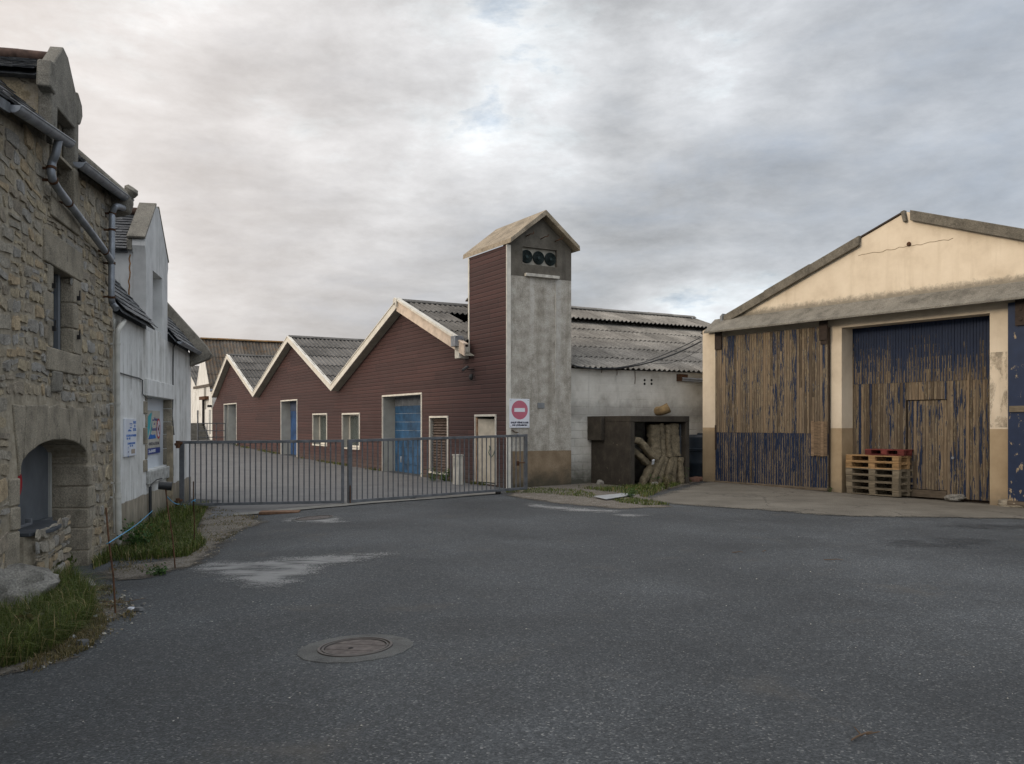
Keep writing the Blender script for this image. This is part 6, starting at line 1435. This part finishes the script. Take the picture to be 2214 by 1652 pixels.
# stakes, rope, can
def stake(uv0, y1, uv1, label, r_=.008):
    p = gp(*uv0); q = PY(uv1[0], uv1[1], y1); o = MB().tube([p-Vector((0, 0, .15)), p.lerp(q, .35)+Vector((.004, .003, 0)), p.lerp(q, .7)+Vector((-.003, .0, 0)), q], r_, 6).build('iron_stake', rust_mat)
    tag(o, label, 'stake'); return p, q
sA = stake((252, 1329), 7.9, (229, 1098), 'rusty iron stake nearest the foreground grass, leaning to the left')
sB = stake((381, 1230), 10.35, (357, 1050), 'leaning iron stake with a black can on its tip')
sC = stake((420, 1180), 11.95, (418, 1041), 'straight iron stake nearest the gate')
can = thing('black_can', 'black plastic can stuck on the tip of the leaning stake', 'can', None, sB[1]); M_ = Matrix.Rotation(R(20), 4, 'Z') @ Matrix.Rotation(R(97), 4, 'Y')
MB().lathe([(0, -.075), (.045, -.075), (.05, -.07), (.05, .06), (.054, .062), (.054, .075), (.046, .075), (.044, -.06), (0, -.06)], M_, 22).build('body', black_plastic, can)
def rope(pts, label, r_=.006):
    P = [Vector(p) for p in pts]; Q = []
    for i in range(len(P)-1):
        for k in range(5):
            t = k/5; p0, p1, p2, p3 = P[max(i-1, 0)], P[i], P[i+1], P[min(i+2, len(P)-1)]
            Q.append(.5*((2*p1)+(-p0+p2)*t+(2*p0-5*p1+4*p2-p3)*t*t+(-p0+3*p1-3*p2+p3)*t**3))
    Q.append(P[-1]); tag(MB().tube(Q, r_, 6).build('blue_rope', rope_mat), label, 'rope')
tA = sA[0].lerp(sA[1], .67); pe = F2.w(*F2.hy(327, 1104, -.02)[:1], -.06, F2.hy(327, 1104, -.02)[1]); wl_ = F2.hy(327, 1104, -.05)
rope([tA+Vector((-.03, .01, -.02)), tA+Vector((.012, -.012, .0)), tA+Vector((.02, .01, .01)), tA.lerp(F2.w(wl_[0], -.07, wl_[1]), .5)-Vector((0, 0, .03)), F2.w(wl_[0], -.07, wl_[1])], 'blue rope tied from the near stake to the black drain pipe', .0045)
tB = sB[0].lerp(sB[1], .87); q1 = PY(391, 1088, 13.5); q2 = a_+Vector((.04, -.08, 0)); q2.z = PY(391, 1089, GA).z
rope([tB, tB.lerp(q2, .3)-Vector((0, 0, .03)), tB.lerp(q2, .65)-Vector((0, 0, .03)), q2], 'blue rope between the leaning stake and the gate corner', .007)
rope([q2+Vector((.03, -.02, 0)), PY(400, 1095, 16.6), PY(399, 1115, 16.2), PY(392, 1130, 15.6), PY(384, 1142, 15.0)], 'loose blue rope end hanging from the gate corner into the grass', .007)
tC = sC[0].lerp(sC[1], .70); rope([tC+Vector((-.03, 0, -.02)), tC+Vector((.0, -.013, .01)), tC+Vector((.02, .0, -.005)), tC+Vector((-.012, .012, .015)), tC+Vector((.03, -.01, .02))], 'short blue rope knot on the straight stake', .006)
# boulder and stones
p_ = gp(12, 1328); BO = p_+Vector((-.13, -.02, .11)); rock('boulder', BO, (.47, .40, .33), boulder_mat, 'big grey granite boulder at the left edge under the arch', 3, rot=R(20), rough=.5)
p_ = gp(180, 1272); rock('stone', p_+Vector((0, .05, .03)), (.10, .09, .065), boulder_mat, 'angular pale stone beside the foreground grass', 12, rot=.6)
p_ = gp(262, 1213); MB_ = F2.loc(gp(236, 1212)); o = MB().box(-.05, .05, -.16, .16, -.1, .24).build('stone_slab', granite_mat, None, .012, jit=.01); o.location = F2.w(-.05, -.12, g(-5.4, 11.6)); o.rotation_euler = (0, R(-8), F2.a+.3); tag(o, 'small upright stone slab at the corner of the stone house', 'stone')
for i, (u, v, s_, lab) in enumerate(((206, 1338, .028, 'white pebble in the dry grass edge'), (157, 1381, .026, 'white pebble at the lip of the brown verge'), (284, 1318, .024, 'flattish white pebble on the tarmac by the near stake'), (1298, 1047, .10, 'grey stone at the foot of the black shelter side wall'), (1414, 1050, .09, 'pale broken block in the shelter mouth'))):
    rock('pebble' if s_ < .05 else 'stone', gp(u, v)+Vector((0, 0, s_*.4)), (s_*1.2, s_, s_*.75), sign_white if s_ < .03 else boulder_mat, lab, 30+i, cat='stone')
def flat_bits(name, pts, seed, s0, s1, mats, label, cat):
    rg = random.Random(seed); b = MB()
    for (x, y) in pts:
        s_ = rg.uniform(s0, s1); a = rg.uniform(0, 6.3); n = rg.choice((4, 5, 6)); z = g(x, y)+.008; P = [(x+math.cos(a+6.283*k/n)*s_*rg.uniform(.6, 1.2), y+math.sin(a+6.283*k/n)*s_*rg.uniform(.4, 1.0)) for k in range(n)]; h = s_*rg.uniform(.2, .6)
        b.add([(p[0], p[1], z) for p in P]+[(x+(p[0]-x)*.8, y+(p[1]-y)*.8, z+h) for p in P], [tuple(range(n, 2*n))]+[(k, (k+1) % n, (k+1) % n+n, k+n) for k in range(n)], rg.randrange(len(mats)))
    tag(b.build(name, mats), label, cat, kind='stuff')
V2 = lambda L: [(p.x, p.y) for p in L]
pts, _ = scatter(V2(px((150, 1262), (260, 1265), (330, 1310), (300, 1345), (215, 1395), (120, 1440), (20, 1462), (150, 1330))), 330, 5)
flat_bits('gravel', pts, 6, .004, .018, [boulder_mat, granite_mat, sign_grey, slate_mat], 'loose chips and slate crumbs along the grass edge', 'gravel')
pts, _ = scatter(V2(px((380, 1225), (440, 1150), (560, 1125), (520, 1160), (450, 1215))), 160, 7)
flat_bits('gravel', pts, 8, .006, .022, [boulder_mat, granite_mat], 'loose gravel on the bare dirt beside the gate', 'gravel')
pts, _ = scatter(V2(px((0, 1630), (2200, 1630), (2200, 1200), (1500, 1130), (700, 1240), (300, 1400))), 260, 9)
flat_bits('grit', pts, 10, .003, .008, [boulder_mat, sign_grey], 'pale grit scattered over the tarmac', 'grit')
flat_bits('slate_shards', V2(px((180, 1396), (300, 1322), (252, 1310), (205, 1284), (345, 1240))), 11, .05, .085, [slate_mat], 'broken dark slate shards at the tarmac edge', 'slate')
def twig(uv, uv2, label, fork=()):
    p, q = gp(*uv, .012), gp(*uv2, .016); d = q-p; n = Vector((-d.y, d.x, 0)).normalized(); L = d.length
    b = MB().tube([p, p+d*.35+n*L*.05, p+d*.7-n*L*.03+Vector((0, 0, .01)), q], [.004, .005, .004, .002], 6)
    for f, s_ in fork: b.tube([p+d*f, p+d*(f+.18)+n*L*s_+Vector((0, 0, .02))], [.005, .002], 5)
    tag(b.build('twig', plain('twig_bark', (.12, .078, .048), .9)), label, 'twig')
twig((1840, 1605), (1885, 1588), 'forked brown twig on the tarmac at lower right', ((.5, .35), (.7, -.3)))
twig((1780, 1212), (1822, 1213.5), 'thin straw stalk on the tarmac in front of the pallets'); twig((1582, 1196), (1606, 1196.8), 'short straw stalk on the tarmac left of the longer one'); twig((1648, 1194), (1656, 1193.5), 'tiny brown twig fragment right of the short straw')
twig((238, 1322), (262, 1296), 'dead dark twig at the foot of the near stake', ((.3, .5), (.5, -.4), (.6, .5)))
m = Mt('tar_streak'); al = m.ma('MULTIPLY', edge_alpha(m, .7, 1.6, .5, 8, .7), m.ramp(m.noise(2.2, 6, .65), [(.38, 0), (.60, .45)])); tar_mat = m.out((.024, .026, .028), .7, alpha=al)
ground_patch('tar_streak', px((1960, 1136), (2050, 1131), (2213, 1133), (2400, 1139), (2300, 1150), (2100, 1148)), .007, tar_mat, 'dark oily streak on the tarmac along the hangar apron', 'stain', .15)
ground_patch('tar_streak', px((1850, 1170), (1990, 1160), (2200, 1166), (2150, 1190), (1950, 1188)), .0065, tar_mat, 'faint dark patch on the tarmac nearer the camera than the oily streak', 'stain', .15)
stain([(1130, 1086), (1290, 1100), (1380, 1104), (1330, 1112), (1220, 1108), (1120, 1096)], label='dusty sand washed onto the tarmac in front of the metal plate'); stain([(1300, 1110), (1400, 1111), (1425, 1120), (1320, 1120)], .0075, label='small pale scuff on the tarmac left of the apron')
# ------------------------------------------------------------------ vegetation
A0 = V2(px((-110, 1270), (60, 1300), (118, 1262), (150, 1258), (185, 1288), (200, 1318), (196, 1345), (165, 1375), (120, 1405), (60, 1432), (0, 1448), (-120, 1480)))
A0 += [F2.w(-6, -.1)[:2]]
b = MB(); hum = lambda x, y: .10*ss(edist((x, y), A0)/.35)
tuft = [(random.uniform(-7, -3), random.uniform(5, 10)) for _ in range(70)]
def clump(p): return .35+.65*ss(mnoise.noise(Vector((p[0]*2.2, p[1]*2.2, 4)))+.6)
pts, rg = scatter(A0, 24000, 21, lambda p: clump(p)*(0 if (p[0]-BO.x)**2+(p[1]-BO.y+.12)**2 < .21 else 1)); blades(b, pts[:9000], rg, .05, .15, .0036, .9, 0, 1, None); blades(b, pts[9000:], rg, .10, .34, .0030, 1.05, 0, 1, None)
tag(b.build('long_grass', grass_mat, fix=False), 'long unmown grass at the left foreground edge around the boulder', 'grass', kind='stuff')
b = MB(); pts, rg = scatter(V2(px((150, 1300), (205, 1300), (235, 1345), (200, 1400), (130, 1432), (40, 1455), (120, 1390))), 3500, 22); blades(b, pts, rg, .02, .09, .004, .9, .35, 1)
tag(b.build('dry_grass', dry_mat, fix=False), 'dry straw and moss fringe between long grass and tarmac', 'dry grass', kind='stuff')
B0 = V2(px((200, 1232), (238, 1215), (330, 1210), (405, 1205), (445, 1180), (420, 1150), (440, 1115), (452, 1092)))+[F2.w(x, -.03)[:2] for x in (5.2, 3.5, 1.5, 0, -.5, -1.2)]
b = MB(); pts, rg = scatter(B0, 15000, 23, clump); blades(b, pts, rg, .05, .20, .005, .7)
rg2 = random.Random(3)
tall, rg = scatter([F2.w(.2, -.04)[:2], F2.w(4.5, -.04)[:2], F2.w(4.5, -.5)[:2], F2.w(.2, -.5)[:2]], 1800, 24, clump); blades(b, tall, rg, .12, .36, .006, .6)
tag(b.build('verge_grass', grass_mat, fix=False), 'green grass strip along the foot of the white house', 'grass', kind='stuff')
b = MB(); pts, rg = scatter(V2(px((230, 1250), (330, 1235), (450, 1190), (540, 1140), (560, 1115), (450, 1095), (410, 1150), (240, 1225))), 2600, 33, lambda p: max(0, clump(p)-.55)*2); blades(b, pts, rg, .015, .07, .005, .9, .3, 1)
pts, rg = scatter(V2(px((150, 1275), (230, 1262), (300, 1320), (270, 1360), (190, 1410), (60, 1462), (180, 1370))), 1300, 34, lambda p: max(0, clump(p)-.5)*2); blades(b, pts, rg, .015, .07, .004, .9, .3, 1)
tag(b.build('sparse_grass', dry_mat, fix=False), 'sparse dry grass creeping over the bare dirt on the left', 'grass', kind='stuff')
b = MB(); pts, rg = scatter(V2(px((1090, 1066), (1100, 1058), (1180, 1056), (1260, 1062), (1290, 1070), (1280, 1078), (1180, 1068))), 1800, 25, clump); blades(b, pts, rg, .02, .09, .007, .7)
pts, rg = scatter(V2(px((1245, 1056), (1330, 1056), (1380, 1052), (1490, 1042), (1512, 1038), (1430, 1062), (1395, 1078), (1380, 1072), (1330, 1066))), 2600, 26, clump); blades(b, pts, rg, .03, .16, .008, .7)
pts, rg = scatter(V2(px((1318, 1080), (1372, 1078), (1450, 1092), (1400, 1094), (1340, 1088))), 1100, 27, clump); blades(b, pts, rg, .02, .10, .007, .7)
tag(b.build('scrub_grass', grass_mat, fix=False), 'short scrubby grass between the tower, metal plate and shelter', 'grass', kind='stuff')
b = MB(); rg = random.Random(28); pts = []
for k in range(2600):
    x = rg.uniform(-30, -1); q = F1.w(x, -.02-abs(rg.gauss(0, .10)))
    if mnoise.noise(Vector((x*.55, 2, 0))) > .02 and not any(d[0]-.1 < x < d[1]+.1 for d in (D1, D2, D3)): pts.append((q.x, q.y))
blades(b, pts, rg, .03, .16, .010, .8); tag(b.build('wall_foot_grass', grass_mat, fix=False), 'straggling grass tufts along the base of the red shed', 'grass', kind='stuff')
def leafy(name, loc, r_, h, n, label, mat=None, seed=1, ls=.035):
    rg = random.Random(seed); b = MB()
    for i in range(max(4, n//9)):
        a = rg.uniform(0, 6.28); e = Vector(loc)+Vector((math.cos(a)*r_*rg.uniform(.2, 1), math.sin(a)*r_*rg.uniform(.2, 1), h*rg.uniform(.5, 1))); b0_ = Vector(loc)+Vector((rg.uniform(-.02, .02), rg.uniform(-.02, .02), -.03))
        b.tube([b0_, b0_.lerp(e, .5)+Vector((0, 0, h*.12)), e], [.004, .003, .0015], 4, r=.5)
        for k in range(9):
            c = b0_.lerp(e, rg.uniform(.3, 1.05))+Vector((rg.uniform(-1, 1), rg.uniform(-1, 1), rg.uniform(-.5, .6)))*ls; d = Vector((rg.uniform(-1, 1), rg.uniform(-1, 1), rg.uniform(-.1, .8))).normalized(); s_ = d.cross(Vector((rg.uniform(-1, 1), rg.uniform(-1, 1), 1))).normalized(); l = ls*rg.uniform(.6, 1.3)
            b.add([c, c+d*l*.5+s_*l*.32, c+d*l, c+d*l*.5-s_*l*.32], [(0, 1, 2, 3)], 0, rg.uniform(0, .85))
    tag(b.build(name, mat or weed_mat, fix=False), label, 'weed')
leafy('weed', gp(1408, 1050)+Vector((.05, .1, 0)), .28, .36, 160, 'leafy green weed growing in the shelter mouth', seed=1, ls=.05)
leafy('weed', gp(1440, 1058), .22, .42, 130, 'pale straggly weed in front of the crusted mats', dry_mat, 2, .04)
leafy('weed', gp(1478, 1046), .15, .45, 90, 'thin weed climbing at the right post of the shelter', seed=3, ls=.045)
leafy('weed', gp(1362, 1076), .20, .22, 130, 'dark green weed at the edge of the metal plate', seed=4, ls=.04)
leafy('weed', gp(138, 1248)+Vector((0, .05, 0)), .13, .26, 260, 'dark bushy weed at the foot of the masonry bench', grass_mat, 5, .035)
leafy('weed', gp(58, 1385)+Vector((0, 0, .12)), .06, .10, 30, 'yellow-green broad leaves in the long foreground grass', dry_mat, 6, .055)
leafy('weed', gp(132, 1372)+Vector((0, 0, .03)), .05, .06, 22, 'single yellow-green leaf rosette at the grass edge', dry_mat, 7, .055)
leafy('weed', gp(345, 1242), .20, .10, 120, 'low weed patch on the concrete by the leaning stake', seed=8, ls=.04)
leafy('weed', gp(300, 1190), .35, .40, 240, 'dock weed against the white house below the drain pipe', seed=9, ls=.06)
leafy('weed', gp(895, 1046)+Vector((.4, .8, 0)), .30, .35, 140, 'weed clump beside the blue roller door', seed=10, ls=.06)
leafy('weed', F1.w(-3.0, -.25, .02), .35, .35, 160, 'weed clump behind the meter cabinet', seed=11, ls=.06)
leafy('weed', F3.w(F3.hy(1790, 1050)[0]+.1, -.08, .02), .10, .12, 50, 'little weed at the foot of the cream pillar', seed=12, ls=.03)
rg = random.Random(77)
for i, (u, v) in enumerate(((1502, 1043), (1510, 1041))):
    rock('brick_rubble', gp(u, v)+Vector((0, .2, .05)), (.16, .10, .08), plain('reddish_rubble', (.13, .07, .05), .9, var=.4), ('broken reddish rubble under the dark tank', 'second bit of reddish rubble against the hangar corner')[i], 50+i, cat='rubble')
